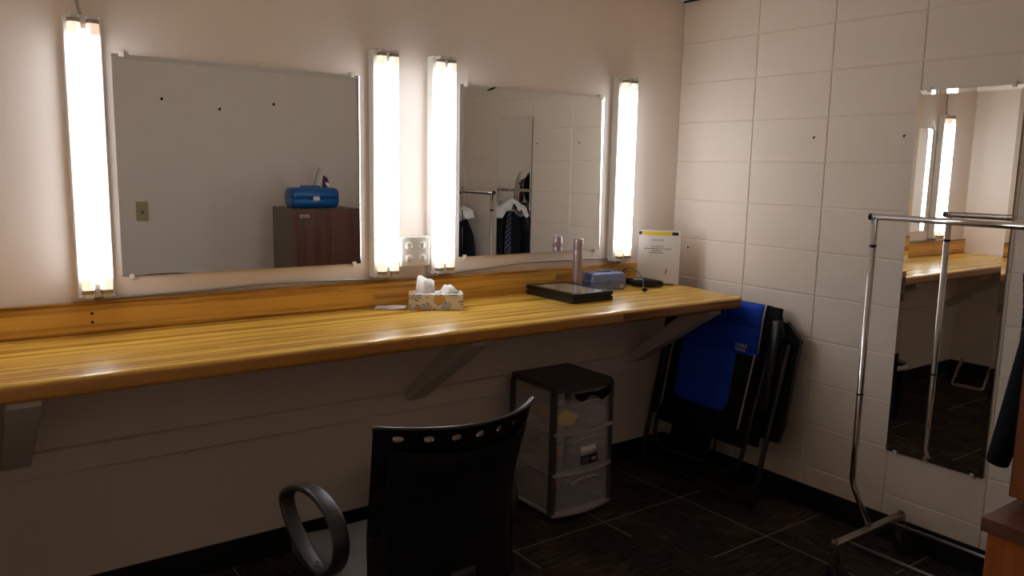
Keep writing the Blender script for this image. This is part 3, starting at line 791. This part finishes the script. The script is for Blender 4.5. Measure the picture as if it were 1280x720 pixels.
# black backing cloth, then the blue pads
b = BM(); box(b, (0, 0, 0), (1, 1, 1))
b.free()
def slab(a0, a1, b0, b1, o_0, o_1, bev=.006):
    b = BM(); prism(b, [FP(a0, b0, o_0), FP(a1, b0, o_0), FP(a1, b1, o_0), FP(a0, b1, o_0)], tuple(eo * (o_1 - o_0)), bev); return b
obj('footrest_cloth', slab(.245, .50, .12, .30, -.012, .004), M['blackfab'], th)
obj('back_cloth', slab(.090, .775, .295, .962, -.010, .010), M['blackfab'], th)
b = BM(); grid(b, pad(.13, .692, .50, .962, .010, .028, 4, .55), 26, 48, thick=.004); up_pad = obj('back_pad', b, M['blue'], th)
b = BM(); tube(b, [FP(.694, .968, .018), FP(.694, .90, .022), FP(.698, .73, .020)], .0045, 8); obj('piping', b, M['piping'], up_pad)
obj('seat_cloth', slab(.185, .735, .275, .715, .040, .056), M['blackfab'], th)
b = BM()
def seatpad(u, v):
    # blue insert, its lower corners well rounded
    w = 1.; vv = v
    if v < .22: w = math.sqrt(max(0, 1 - ((.22 - v) / .22) ** 2)) * .28 + .72
    a = .432 + (.345 * w) * (u - .5)
    edge = min(1, min(u, 1 - u) / .06) ** .5 * min(1, min(v, 1 - v) / .05) ** .5
    return FP(a, .415 + .298 * v, .056 + .016 * edge * (.6 + .4 * abs(math.sin(v * 2.2 * PI)) ** .5))
grid(b, seatpad, 24, 30, thick=.004); st = obj('seat_pad', b, M['blue'], th)
for pts in ([(.225, .715), (.205, .66), (.199, .36)], [(.712, .725), (.705, .60), (.692, .357)]):
    b = BM(); tube(b, smooth_path([FP(a_, b__, .062) for a_, b__ in pts], 6), .0042, 8); obj('piping', b, M['piping'], st)
text_mesh('embroidered_logo', 'TIMBER\nRIDGE', .0225, M['logo'], up_pad, basis(FP(.612, .742, .043), ea, eb, eo), .0008, .85)
for a in (.30, .56):
    b = BM(); tube(b, [FP(a, .20, .03), FP(a, .30, .045)], .006, 8); obj('strap', b, M['blackfab'], th)
b = BM()
for a in (.08, .80): tube(b, [FP(a, .02, .0) + V((-.0, 0, 0)), FP(a, .055, .0)], .0165, 10)
obj('foot_cap', b, M['rubber'], th)

# ------------------------------------------------------------------ office chair seen from behind
CX = -2.292
th = thing('office_chair', 'black office armchair seen from behind, row of oval holes along its backrest top', 'chair', (CX, -1.15, 0))
def y_edge(z):
    T = [(.50, -1.392), (.60, -1.376), (.70, -1.373), (.78, -1.385), (.89, -1.412), (.995, -1.440)]
    if z <= T[0][0]: return T[0][1]
    for (za, ya), (zb, yb) in zip(T, T[1:]):
        if z <= zb: return ya + (yb - ya) * (z - za) / (zb - za)
    return T[-1][1]
def half_w(z): return .212 + .014 * max(0, (z - .75) / .24) ** 1.5
def curv(z): return .066 + .040 * max(0, min(1, (z - .62) / .37))
def CB(x, z, out=0.):
    s = x / .225
    zt = z
    return V((CX + x * half_w(z) / .225, y_edge(z) - curv(z) * (1 - s * s) - out, zt))
# shell with seven oval holes: strips of cells, each hole a ring of quads
b = BM(); t = bmesh.new(); cache = {}
def vv(x, z):
    k = (round(x, 5), round(z, 5))
    if k not in cache: cache[k] = t.verts.new(CB(x, z))
    return cache[k]
hz0, hz1, hc = .942, .984, .963
hx = [-.18 + .06 * i for i in range(7)]
cells = [-.225, -.21] + [h + .03 for h in hx] + [.225]
cells = [-.225] + [h - .03 for h in hx] + [hx[-1] + .03, .225]
for h in hx:
    x0_, x1_ = h - .03, h + .03
    outer = []
    for j in range(5): outer.append((x0_ + .06 * j / 4, hz0))
    for j in range(1, 4): outer.append((x1_, hz0 + (hz1 - hz0) * j / 4))
    for j in range(5): outer.append((x1_ - .06 * j / 4, hz1))
    for j in range(1, 4): outer.append((x0_, hz1 - (hz1 - hz0) * j / 4))
    inner = []
    for (x, z) in outer:
        a = math.atan2((z - hc) / .021, (x - h) / .03); inner.append((h + .0112 * math.cos(a), hc + .0078 * math.sin(a)))
    m_ = len(outer)
    for j in range(m_):
        k = (j + 1) % m_
        t.faces.new((vv(*outer[j]), vv(*outer[k]), vv(*inner[k]), vv(*inner[j])))
colx = [-.225, -.2175]
xs_all = [-.225 + .015 * i for i in range(31)]
def strip(za, zb, xs_):
    for x0_, x1_ in zip(xs_, xs_[1:]): t.faces.new((vv(x0_, za), vv(x1_, za), vv(x1_, zb), vv(x0_, zb)))
strip(hz1, .990, xs_all)
zl = [hz0 - (hz0 - .50) * i / 22 for i in range(23)]
for za, zb in zip(zl[1:], zl): strip(za, zb, xs_all)
for side in (-1, 1):
    xs_ = [-.225, -.21] if side < 0 else [.21, .225]
    zq = [hz0 + (hz1 - hz0) * j / 4 for j in range(5)]
    for za, zb in zip(zq, zq[1:]): strip(za, zb, xs_)
bmesh.ops.recalc_face_normals(t, faces=t.faces)
bmesh.ops.solidify(t, geom=list(t.faces), thickness=.0065)
merge(b, t, None, False)
back = obj('backrest', b, M['shell'], th)
b = BM(); tube(b, [CB(-.225 + .45 * i / 30, .9885) for i in range(31)], .0052, 10); obj('top_rim', b, M['shell'], back)
b = BM()
def rearpad(u, v):
    x = -.198 + .396 * u; z = .52 + (.408 - .03 * (1 - 4 * (u - .5) ** 2) * 0 + .0) * v
    top = .935 - .012 * (1 - (2 * u - 1) ** 2)
    z = .52 + (top - .52) * v
    e = min(1, min(u, 1 - u) / .05) ** .5 * min(1, min(v, 1 - v) / .04) ** .5
    return CB(x, z, .0095 + .004 * e)
grid(b, rearpad, 24, 24, thick=.003); obj('mesh_panel', b, M['mesh'], back)
b = BM()
def seatf(u, v):
    x = -.218 + .436 * u; y = -.84 - .50 * v
    e = min(1, min(u, 1 - u) / .10); e2 = min(1, v / .14); e3 = min(1, (1 - v) / .1)
    return V((CX + x * (1 - .10 * (1 - min(1, v / .12))), y, .455 + .045 * math.sqrt(max(0, 1 - (1 - e) ** 2)) * math.sqrt(max(0, 1 - (1 - e2) ** 2)) ** 1 * math.sqrt(max(0, 1 - (1 - e3) ** 2)) + .012 * (abs(2 * u - 1) ** 2)))
grid(b, seatf, 26, 26, thick=.012); obj('seat', b, M['seat'], th)
b = BM(); box(b, (CX - .200, -1.33, .425), (CX + .200, -.88, .458), .014); obj('seat_pan', b, M['black'], th)
for s in (-1, 1):
    xa = CX + s * .250
    loop = [(-.94, .672), (-1.07, .742), (-1.21, .762), (-1.315, .728), (-1.335, .655), (-1.28, .578), (-1.18, .530), (-1.07, .545), (-.97, .602)]
    ring = smooth_path([(xa + s * .05 * (z_ - .65), -1.15 + (y_ + 1.15) * .90, .645 + (z_ - .645) * .92) for y_, z_ in loop], 5, True)
    b = BM(); tube(b, ring, .01, 14, closed=True, flat=(.021, .0095, (1, 0, 0))); obj('armrest', b, M['arm'], th)
    b = BM(); tube(b, [(xa - s * .004, -1.16, .545), (xa - s * .03, -1.16, .50), (CX + s * .17, -1.15, .442)], .012, 10, flat=(.03, .009, (0, 1, 0))); obj('arm_bracket', b, M['black'], th)
b = BM(); tube(b, smooth_path([(CX, -1.20, .43), (CX, -1.38, .43), (CX, -1.468, .49), (CX, -1.466, .60)], 6), .01, 12, flat=(.035, .008, (1, 0, 0))); obj('back_bracket', b, M['black'], th)
b = BM(); lathe(b, [(0, .43), (.05, .43), (.05, .40), (.026, .395), (.026, .20), (.035, .195), (.035, .07), (0, .07)], (CX, -1.12, 0), 20); obj('gas_column', b, M['black'], th)
for k in range(5):
    a = 2 * PI * k / 5 + .31; e = V((math.cos(a), math.sin(a), 0)); cc = V((CX, -1.12, 0))
    b = BM(); tube(b, [cc + e * .02 + V((0, 0, .115)), cc + e * .16 + V((0, 0, .10)), cc + e * .29 + V((0, 0, .078))], [.024, .02, .014], 10); lg = obj('base_leg', b, M['black'], th)
    b = BM(); p = cc + e * .285
    for s in (-1, 1):
        q = p + V((-e.y, e.x, 0)) * .016 * s; lathe(b, [(0, -.008), (.024, -.008), (.0265, 0), (.024, .008), (0, .008)], (q.x, q.y, .027), 16, (-e.y, e.x, 0))
    tube(b, [p + V((0, 0, .027)), p + V((0, 0, .075))], .008, 8); obj('caster', b, M['rubber'], lg)

# ------------------------------------------------------------------ chrome garment rack
RX, RY0, RY1 = -.303, -1.318, -2.80
th = thing('garment_rack', 'chrome rolling garment rack standing in front of the tall mirror on the block wall', 'garment rack', (RX, -2.05, 0))
b = BM(); tube(b, [(RX, RY0 + .018, 1.412), (RX, RY1 - .018, 1.412)], .0125, 14); obj('hanging_bar', b, M['chrome'], th)
for y, s in ((RY0, 1), (RY1, -1)):
    b = BM(); lathe(b, [(0, 0), (.0135, 0), (.0135, .006), (.010, .009), (0, .009)], (RX, y + s * .016, 1.412), 14, (0, s, 0)); obj('end_cap', b, M['black_gloss'], th)
    b = BM(); tube(b, round_path([(RX, y, 1.402), (RX, y, .33), (RX, y - s * .085, .168)], .03), .0125, 14); ps = obj('post', b, M['chrome'], th)
    for z in (1.30, .70):
        b = BM(); lathe(b, [(.0127, -.004), (.0142, -.003), (.0142, .003), (.0127, .004)], (RX, y, z), 14); obj('collar', b, M['black_gloss'], ps)
    yb = y - s * .092
    b = BM(); box(b, (RX - .255, yb - .016, .140), (RX + .255, yb + .016, .170), .004); obj('foot_bar', b, M['steel'], th)
    for x in (RX - .250, RX + .235):
        b = BM(); lathe(b, [(0, .012), (.011, .010), (.013, 0)], (x, yb, .170), 12); obj('caster_bolt', b, M['rusty'], th); b = BM(); lathe(b, [(.018, 0), (.018, -.014), (.012, -.016)], (x, yb, .140), 12); obj('caster_cap', b, M['rusty'], th)
        b = BM(); lathe(b, [(0, -.012), (.042, -.012), (.046, -.008), (.046, .008), (.042, .012), (0, .012)], (x, yb - .02, .0465), 20, (1, 0, 0)); cs = obj('caster_wheel', b, M['rubber'], th)
        b = BM(); 
        for q in (-.017, .017): prism(b, [(x + q - .002, yb - .03, .045), (x + q - .002, yb - .012, .040), (x + q - .002, yb + .014, .124), (x + q - .002, yb - .014, .124)], (.004, 0, 0))
        box(b, (x - .019, yb - .015, .122), (x + .019, yb + .015, .127)); obj('caster_fork', b, M['steel'], cs)
for x in (RX - .175, RX + .143):
    b = BM(); tube(b, [(x, RY0 - .092, .155), (x, RY1 + .092, .155)], .009, 12); obj('base_rail', b, M['steel'], th)

# garments, each on its own hanger, the first ones twisted a little about the hook
def twist(p, y, k): return V((p[0], p[1] + (p[0] - RX) * k, p[2]))
def hanger(y, label, k, m=M['white'], hw=.17, zt=1.345):
    b = BM()
    hook = [(RX + .0, y, zt)] + [(RX, y, zt + .03)] + [(RX + .0165 * math.cos(a), y, 1.4115 + .0165 * math.sin(a)) for a in [math.radians(d_) for d_ in (-60, -20, 20, 60, 100, 140, 180, 215)]]
    tube(b, smooth_path(hook, 4), .0022, 8)
    sh_ = [(RX - hw, y, zt - .085), (RX - hw * .5, y, zt - .035), (RX, y, zt), (RX + hw * .5, y, zt - .035), (RX + hw, y, zt - .085)]
    tube(b, [twist(p, y, k) for p in sh_], .0075, 10); tube(b, [twist(p, y, k) for p in (sh_[0], sh_[-1])], .0065, 10)
    return tag(obj('coat_hanger', b, m), label, 'hanger', 'white hangers on the garment rack')
def garment(name, label, cat, y, m, hem, hw, depth, k, top=1.268, swing=.05, slz=.60):
    """jacket or shirt hung by the shoulders: width along x, thin along y, flaring to the hem"""
    rings = []; n_ = 28
    for i in range(15):
        v = i / 14; z = top + .062 - (top + .062 - hem) * v
        w = .05 + (hw - .05) * (v / .12) ** .8 if v < .12 else hw * (1 - .08 * math.sin((v - .12) * 3.0))
        dd = depth * (.35 + .65 * min(1, v * 3)) * (1 + .3 * v)
        rg = []
        for j in range(n_):
            a = 2 * PI * j / n_; ca, sa = math.cos(a), math.sin(a)
            fold = 1 + .10 * math.sin(j * 2.1 + y * 40) * v
            rg.append(twist((RX + w * math.copysign(abs(ca) ** .7, ca), y + dd * fold * sa, z - .03 * abs(ca) * (1 - v) * (1 if v < .2 else 0) + (.012 * math.sin(j * 1.3) if i == 14 else 0)), y, k))
        rings.append(rg)
    b = BM(); loft(b, rings)
    o = tag(obj(name, b, m), label, cat, 'clothes hanging on the garment rack')
    for s in (-1, 1):
        b = BM(); xx = RX + s * (hw - .015); sw = swing if s < 0 else .0
        tube(b, [twist(p, y, k) for p in smooth_path([(xx - s * .025, y, top - .012), (xx + s * .008, y + .008, top - .15), (xx + s * .008, y + .02 + sw * .3, top - .36), (xx, y + .02 + sw, top - slz)], 5)],
             [.034 + .012 * math.sin(min(1, i / 15) * PI) for i in range(16)], 14)
        obj('sleeve', b, m, o)
    return o
hanger(-1.92, 'white plastic hanger on the rack, nearest the counter, holding the white draped shirt', .35, hw=.17)
garment('black_jacket', 'long black jacket at the counter end of the rack, its sleeve swinging low', 'jacket', -1.932, M['darkcloth'], .66, .178, .020, .35, top=1.205, swing=.060, slz=.57)
b = BM()
def shirt(u, v):
    a = (u - .5) * 2
    z = 1.357 - .085 * abs(a) ** 1.1 - (.045 + .035 * math.sin(u * 13) ** 2 + .02 * abs(a)) * abs(math.cos(v * PI)) ** .8
    yy = -1.922 + .042 * math.cos(v * PI) * (1 - .1 * abs(a)) + .006 * math.sin(u * 20)
    return twist((RX + a * .20, yy, z), -1.92, .35)
grid(b, shirt, 30, 14, thick=.003)
tag(obj('white_shirt', b, M['whitecloth']), 'crumpled white shirt draped over the shoulders of the black jacket on the rack', 'shirt', 'clothes hanging on the garment rack')
for nm, cat, lab, hl, y, m_, hem, hw, dep, k in (
        ('pale_blue_shirt', 'shirt', 'pale blue shirt hanging on the rack behind the black jacket', 'white plastic hanger on the rack holding the pale blue shirt', -2.045, M['bluecloth'], .66, .190, .014, .35),
        ('navy_jacket', 'jacket', 'navy suit jacket hanging third along the garment rack', 'white plastic hanger on the rack holding the navy suit jacket', -2.16, M['navycloth'], .68, .185, .020, .33),
        ('charcoal_jacket', 'jacket', 'charcoal jacket hanging last along the rack, farthest from the counter', 'white plastic hanger on the rack holding the charcoal jacket, farthest from the counter', -2.30, M['greycloth'], .64, .185, .022, .25)):
    hanger(y, hl, k); garment(nm, lab, cat, y, m_, hem, hw, dep, k, swing=.01)
b = BM()
tp = [(RX + .072, -1.838, 1.25), (RX + .072, -1.848, 1.18), (RX + .072, -1.856, 1.10), (RX + .072, -1.858, .98), (RX + .072, -1.854, .84), (RX + .072, -1.853, .80)]
P_ = smooth_path(tp, 5)
t = bmesh.new(); rows = []
for i, p in enumerate(P_):
    w = .016 + .020 * min(1, i / (len(P_) * .8)); w = w if i < len(P_) - 2 else w * (.5 if i < len(P_) - 1 else .05)
    rows.append([t.verts.new(p + V((-w, 0, 0))), t.verts.new(p + V((w, 0, 0)))])
for A_, B_ in zip(rows, rows[1:]): t.faces.new((A_[0], A_[1], B_[1], B_[0]))
bmesh.ops.recalc_face_normals(t, faces=t.faces); bmesh.ops.solidify(t, geom=list(t.faces), thickness=.003); merge(b, t)
tag(obj('necktie', b, M['tie']), 'navy diagonally striped necktie hanging over the front of the black jacket', 'necktie')
# round black hat hung from the rack
th = thing('black_hat', 'round black hat with grey rim hanging beside the garment rack bar', 'hat', (-.69, -2.16, 1.28))
b = BM(); hc_ = (-.70, -2.16, 1.415); ax_ = (1, 0, .0)
lathe(b, [(0, .0), (.085, .0), (.135, .004), (.139, .0), (.135, -.004), (.088, -.006), (.080, -.06), (.06, -.085), (0, -.09)], hc_, 32, ax_); obj('hat_body', b, M['darkcloth'], th)
b = BM(); ring = []
q_ = V((0, 0, 1)).rotation_difference(V(ax_).normalized())
for j in range(36): ring.append(V(hc_) + q_ @ V((.138 * math.cos(2 * PI * j / 36), .138 * math.sin(2 * PI * j / 36), 0)))
tube(b, ring, .006, 8, closed=True); obj('hat_rim', b, M['steel'], th)
b = BM(); tube(b, smooth_path([(-.698, -2.16, 1.553), (-.60, -2.15, 1.50), (-.45, -2.14, 1.44), (RX - .02, -2.135, 1.429), (RX, -2.135, 1.4275), (RX + .014, -2.135, 1.424)], 5), .0012, 6); obj('hat_cord', b, M['steel'], th)

# ------------------------------------------------------------------ wood side cabinet with small refrigerator, case and iron
tx0, tx1, ty0, ty1, tz = -1.378, -.63, -2.93, -2.241, .800
th = thing('side_cabinet', 'low orange-brown wooden cabinet with darker overhanging top, under the small refrigerator', 'cabinet', ((tx0 + tx1) / 2, (ty0 + ty1) / 2, 0))
b = BM(); box(b, (tx0, ty0, tz - .034), (tx1, ty1, tz), .003); obj('top', b, M['tabletop'], th)
b = BM(); bx0, bx1, by0, by1 = tx0 + .018, tx1 - .02, ty0 + .02, ty1 - .024
box(b, (bx0, by0, .06), (bx0 + .02, by1, tz - .034)); box(b, (bx1 - .02, by0, .06), (bx1, by1, tz - .034)); box(b, (bx0, by0, .06), (bx1, by0 + .015, tz - .034)); box(b, (bx0, by0, .06), (bx1, by1, .08))
obj('body', b, M['tablebody'], th)
for k in range(2):
    xa = bx0 + .004 + k * (bx1 - bx0) / 2; xb = xa + (bx1 - bx0) / 2 - .008
    b = BM(); box(b, (xa, by1 - .002, .085), (xb, by1 + .016, tz - .042), .003); dd = obj('door', b, M['tablebody'], th)
    b = BM(); xk = xb - .03 if k == 0 else xa + .03; lathe(b, [(.004, 0), (.005, .012), (.012, .016), (.013, .022), (0, .026)], (xk, by1 + .016, .55), 14, (0, 1, 0)); obj('knob', b, M['steel'], dd)
b = BM(); box(b, (bx0 + .02, by0 + .02, 0), (bx1 - .02, by1 - .03, .06)); obj('plinth', b, M['black'], th)
fx0, fx1, fy1 = -1.268, -.772, -2.250; fz0, fz1 = .826, 1.266; fy0 = -2.72
th = thing('small_refrigerator', 'cube refrigerator with dark walnut-grain door and tan sides on the wooden cabinet', 'refrigerator', ((fx0 + fx1) / 2, (fy0 + fy1) / 2, tz))
b = BM(); box(b, (fx0 + .002, fy0, fz0), (fx1 - .002, fy1 - .048, fz1), .006); obj('body', b, M['fridge_side'], th)
b = BM(); box(b, (fx0, fy1 - .043, fz0), (fx1, fy1, fz1 - .001), .004); dr = obj('door', b, M['walnut'], th)
b = BM(); box(b, (fx0 + .01, fy1 - .050, fz0 + .008), (fx1 - .01, fy1 - .041, fz1 - .01)); obj('door_seal', b, M['cream'], th)
b = BM(); box(b, (fx0 - .0012, fy1 - .040, fz0 + .004), (fx0 + .001, fy1 - .004, fz1 - .005)); obj('door_edge', b, M['doorside'], dr)
b = BM(); box(b, (fx0 + .024, fy1 - .001, fz1 - .056), (fx0 + .092, fy1 + .003, fz1 - .036), .002); bd = obj('badge', b, M['silverlab'], dr); bd['label'] = 'silver name badge'
b = BM(); xx = fx0 + .030
for w in (.008, .007, .008, .007, .006, .009): box(b, (xx, fy1 + .0025, fz1 - .051), (xx + w * .75, fy1 + .0036, fz1 - .041)); xx += w + .0015
obj('badge_lettering', b, M['ink'], dr)
b = BM(); tube(b, round_path([(fx1 - .026, fy1 - .002, fz1 - .06), (fx1 - .026, fy1 + .028, fz1 - .07), (fx1 - .026, fy1 + .028, fz0 + .13), (fx1 - .026, fy1 - .002, fz0 + .12)], .015), .006, 10); obj('handle', b, M['chrome'], dr)
for x in (fx0 + .04, fx1 - .04):
    for y in (fy0 + .04, fy1 - .07):
        b = BM(); lathe(b, [(0, tz + .0005), (.018, tz + .0005), (.015, fz0 + .001), (0, fz0 + .001)], (x, y, 0), 12); obj('foot', b, M['rubber'], th)
# teal rounded case on top
th = thing('teal_case', 'shiny teal blue rounded plastic case on top of the small refrigerator', 'case', (-1.085, -2.42, fz1))
hx_ = .172; 
def prof(z0_, z1_, k=9, r0=.085):
    return None
def bodyring(x, sc_, za, zb):
    """barrel cross-section in the y-z plane"""
    pts = []
    for j in range(20):
        a = 2 * PI * j / 20; ca, sa = math.cos(a), math.sin(a)
        pts.append(V((x, -2.42 + .088 * sc_ * math.copysign(abs(ca) ** .6, ca), max(za, min(zb, fz1 + .073 + .0725 * sc_ * math.copysign(abs(sa) ** .6, sa))))))
    return pts
zm = fz1 + .070
for nm, za, zb in (('case_base', fz1 + .0005, zm - .001), ('case_lid', zm + .001, fz1 + .146)):
    b = BM(); loft(b, [bodyring(-1.085 + x, s, za, zb) for x, s in ((-hx_, .80), (-hx_ + .012, .95), (-hx_ + .03, 1.), (hx_ - .03, 1.), (hx_ - .012, .95), (hx_, .80))]); obj(nm, b, M['teal'], th)
b = BM(); box(b, (-1.115, -2.335, zm - .016), (-1.065, -2.322, zm + .016), .004); obj('clasp', b, M['silverlab'], th)
b = BM(); tube(b, round_path([(-1.17, -2.42, fz1 + .143), (-1.17, -2.42, fz1 + .152), (-1.03, -2.42, fz1 + .152), (-1.03, -2.42, fz1 + .143)], .01), .006, 8); obj('handle', b, M['teal'], th)
# steam iron on its heel
th = thing('clothes_iron', 'white and purple steam iron standing on its heel behind the teal case', 'iron', (-.92, -2.60, fz1))
Ri = Matrix.Translation((-.915, -2.60, fz1)) @ Matrix.Rotation(math.radians(-14), 4, 'Z')    # local: soleplate faces -y, tip up z
def sole_w(h): return .058 * (1 - (h / .285) ** 2.2) ** .75 if h < .285 else 0.
def ring_i(y, sc_, h0=.0, hmax=.285):
    L_ = [(-sole_w(h0 + (hmax - h0) * i / 12) * sc_, y, h0 + (hmax - h0) * i / 12) for i in range(13)]
    R_ = [(-x, y_, z_) for x, y_, z_ in L_[::-1][1:]]
    return [Ri @ V(p) for p in L_ + R_]
b = BM(); loft(b, [ring_i(-.06, 1.), ring_i(-.052, 1.)], smooth=False); obj('soleplate', b, M['greymetal'], th)
b = BM(); loft(b, [ring_i(-.051, .98), ring_i(-.02, .92, .0, .275), ring_i(.005, .70, .0, .235)], smooth=False); obj('body', b, M['white'], th)
b = BM(); loft(b, [ring_i(-.019, .60, .02, .235), ring_i(.014, .52, .02, .225), ring_i(.026, .34, .03, .20)], smooth=False); obj('water_tank', b, M['purple'], th)
b = BM(); tube(b, smooth_path([Ri @ V(p) for p in ((0, .0, .17), (0, .040, .160), (0, .066, .125), (0, .070, .07), (0, .055, .028), (0, .0, .020))], 5), .014, 12); obj('handle', b, M['white'], th)
b = BM(); lathe(b, [(.012, 0), (.012, .008), (0, .009)], Ri @ V((.0, .083, .09)), 12, Ri.to_3x3() @ V((0, 1, 0))); box(b, (.022, -.01, .17), (.034, .012, .185), .002, 1, Ri); obj('dial', b, M['black'], th)
b = BM(); box(b, (-.05, -.05, 0.0005), (.05, .075, .014), .004, 2, Ri); obj('heel_rest', b, M['black'], th)

# ------------------------------------------------------------------ light switch on the wall behind the camera
th = thing('light_switch', 'ivory single light switch plate on the wall opposite the counter, seen in left mirror', 'light switch', (-2.05, YB, 1.15))
b = BM(); box(b, (-2.092, YB, 1.148), (-2.010, YB + .007, 1.284), .003); obj('plate', b, M['ivory'], th)
b = BM(); box(b, (-2.0565, YB + .007, 1.200), (-2.0455, YB + .010, 1.232), .001); obj('toggle_slot', b, M['hole'], th)
b = BM(); prism(b, [(-2.0555, YB + .008, 1.214), (-2.0555, YB + .008, 1.228), (-2.0555, YB + .023, 1.238), (-2.0555, YB + .022, 1.230)], (.009, 0, 0), .001); obj('toggle', b, M['cream'], th)

# ------------------------------------------------------------------ trash bin under the counter, seen in the tall mirror
th = thing('trash_bin', 'black round trash bin with pale liner under the counter, seen in the tall mirror', 'trash bin', (-1.76, -.30, 0))
b = BM(); lathe(b, [(0, .0005), (.115, .0005), (.118, .004), (.145, .35), (.150, .352), (.150, .360), (.140, .360), (.112, .012), (0, .012)], (-1.76, -.30, 0), 32); obj('bin', b, M['black'], th)
b = BM(); lathe(b, [(.137, .30), (.1395, .362), (.153, .364), (.155, .335), (.1525, .334), (.151, .3615), (.1415, .3625)], (-1.76, -.30, 0), 32); obj('bin_liner', b, M['bag'], th)

# folded chrome stand by the left wall, its feet seen in the tall mirror
th = thing('tubular_stand', 'folded chrome tubular stand under the counter by the left wall, seen in the tall mirror', 'stand', (-3.05, -.40, 0))
for k in range(2):
    b = BM(); tube(b, round_path([(-3.20 + .05 * k, -.16 - .02 * k, .17 - .02 * k), (-2.98 + .05 * k, -.20 - .02 * k, .012), (-2.98 + .05 * k, -.42 - .02 * k, .012), (-3.20 + .05 * k, -.38 - .02 * k, .17 - .02 * k)], .03), .010, 10); obj('leg_frame', b, M['chrome'], th)

# ------------------------------------------------------------------ world, exposure
w = bpy.data.worlds.new('room_dark'); sc.world = w; w.use_nodes = True
w.node_tree.nodes['Background'].inputs[0].default_value = (.02, .018, .016, 1); w.node_tree.nodes['Background'].inputs[1].default_value = .3
sc.view_settings.view_transform = 'Standard'; sc.view_settings.look = 'None'; sc.view_settings.gamma = 1; sc.view_settings.use_curve_mapping = False
sc.view_settings.exposure = -.18
sc.cycles.use_denoising = True
sc.cycles.max_bounces = 24; sc.cycles.diffuse_bounces = 16; sc.cycles.glossy_bounces = 10; sc.cycles.transparent_max_bounces = 24
sc.cycles.caustics_reflective = True; sc.cycles.sample_clamp_indirect = 0.
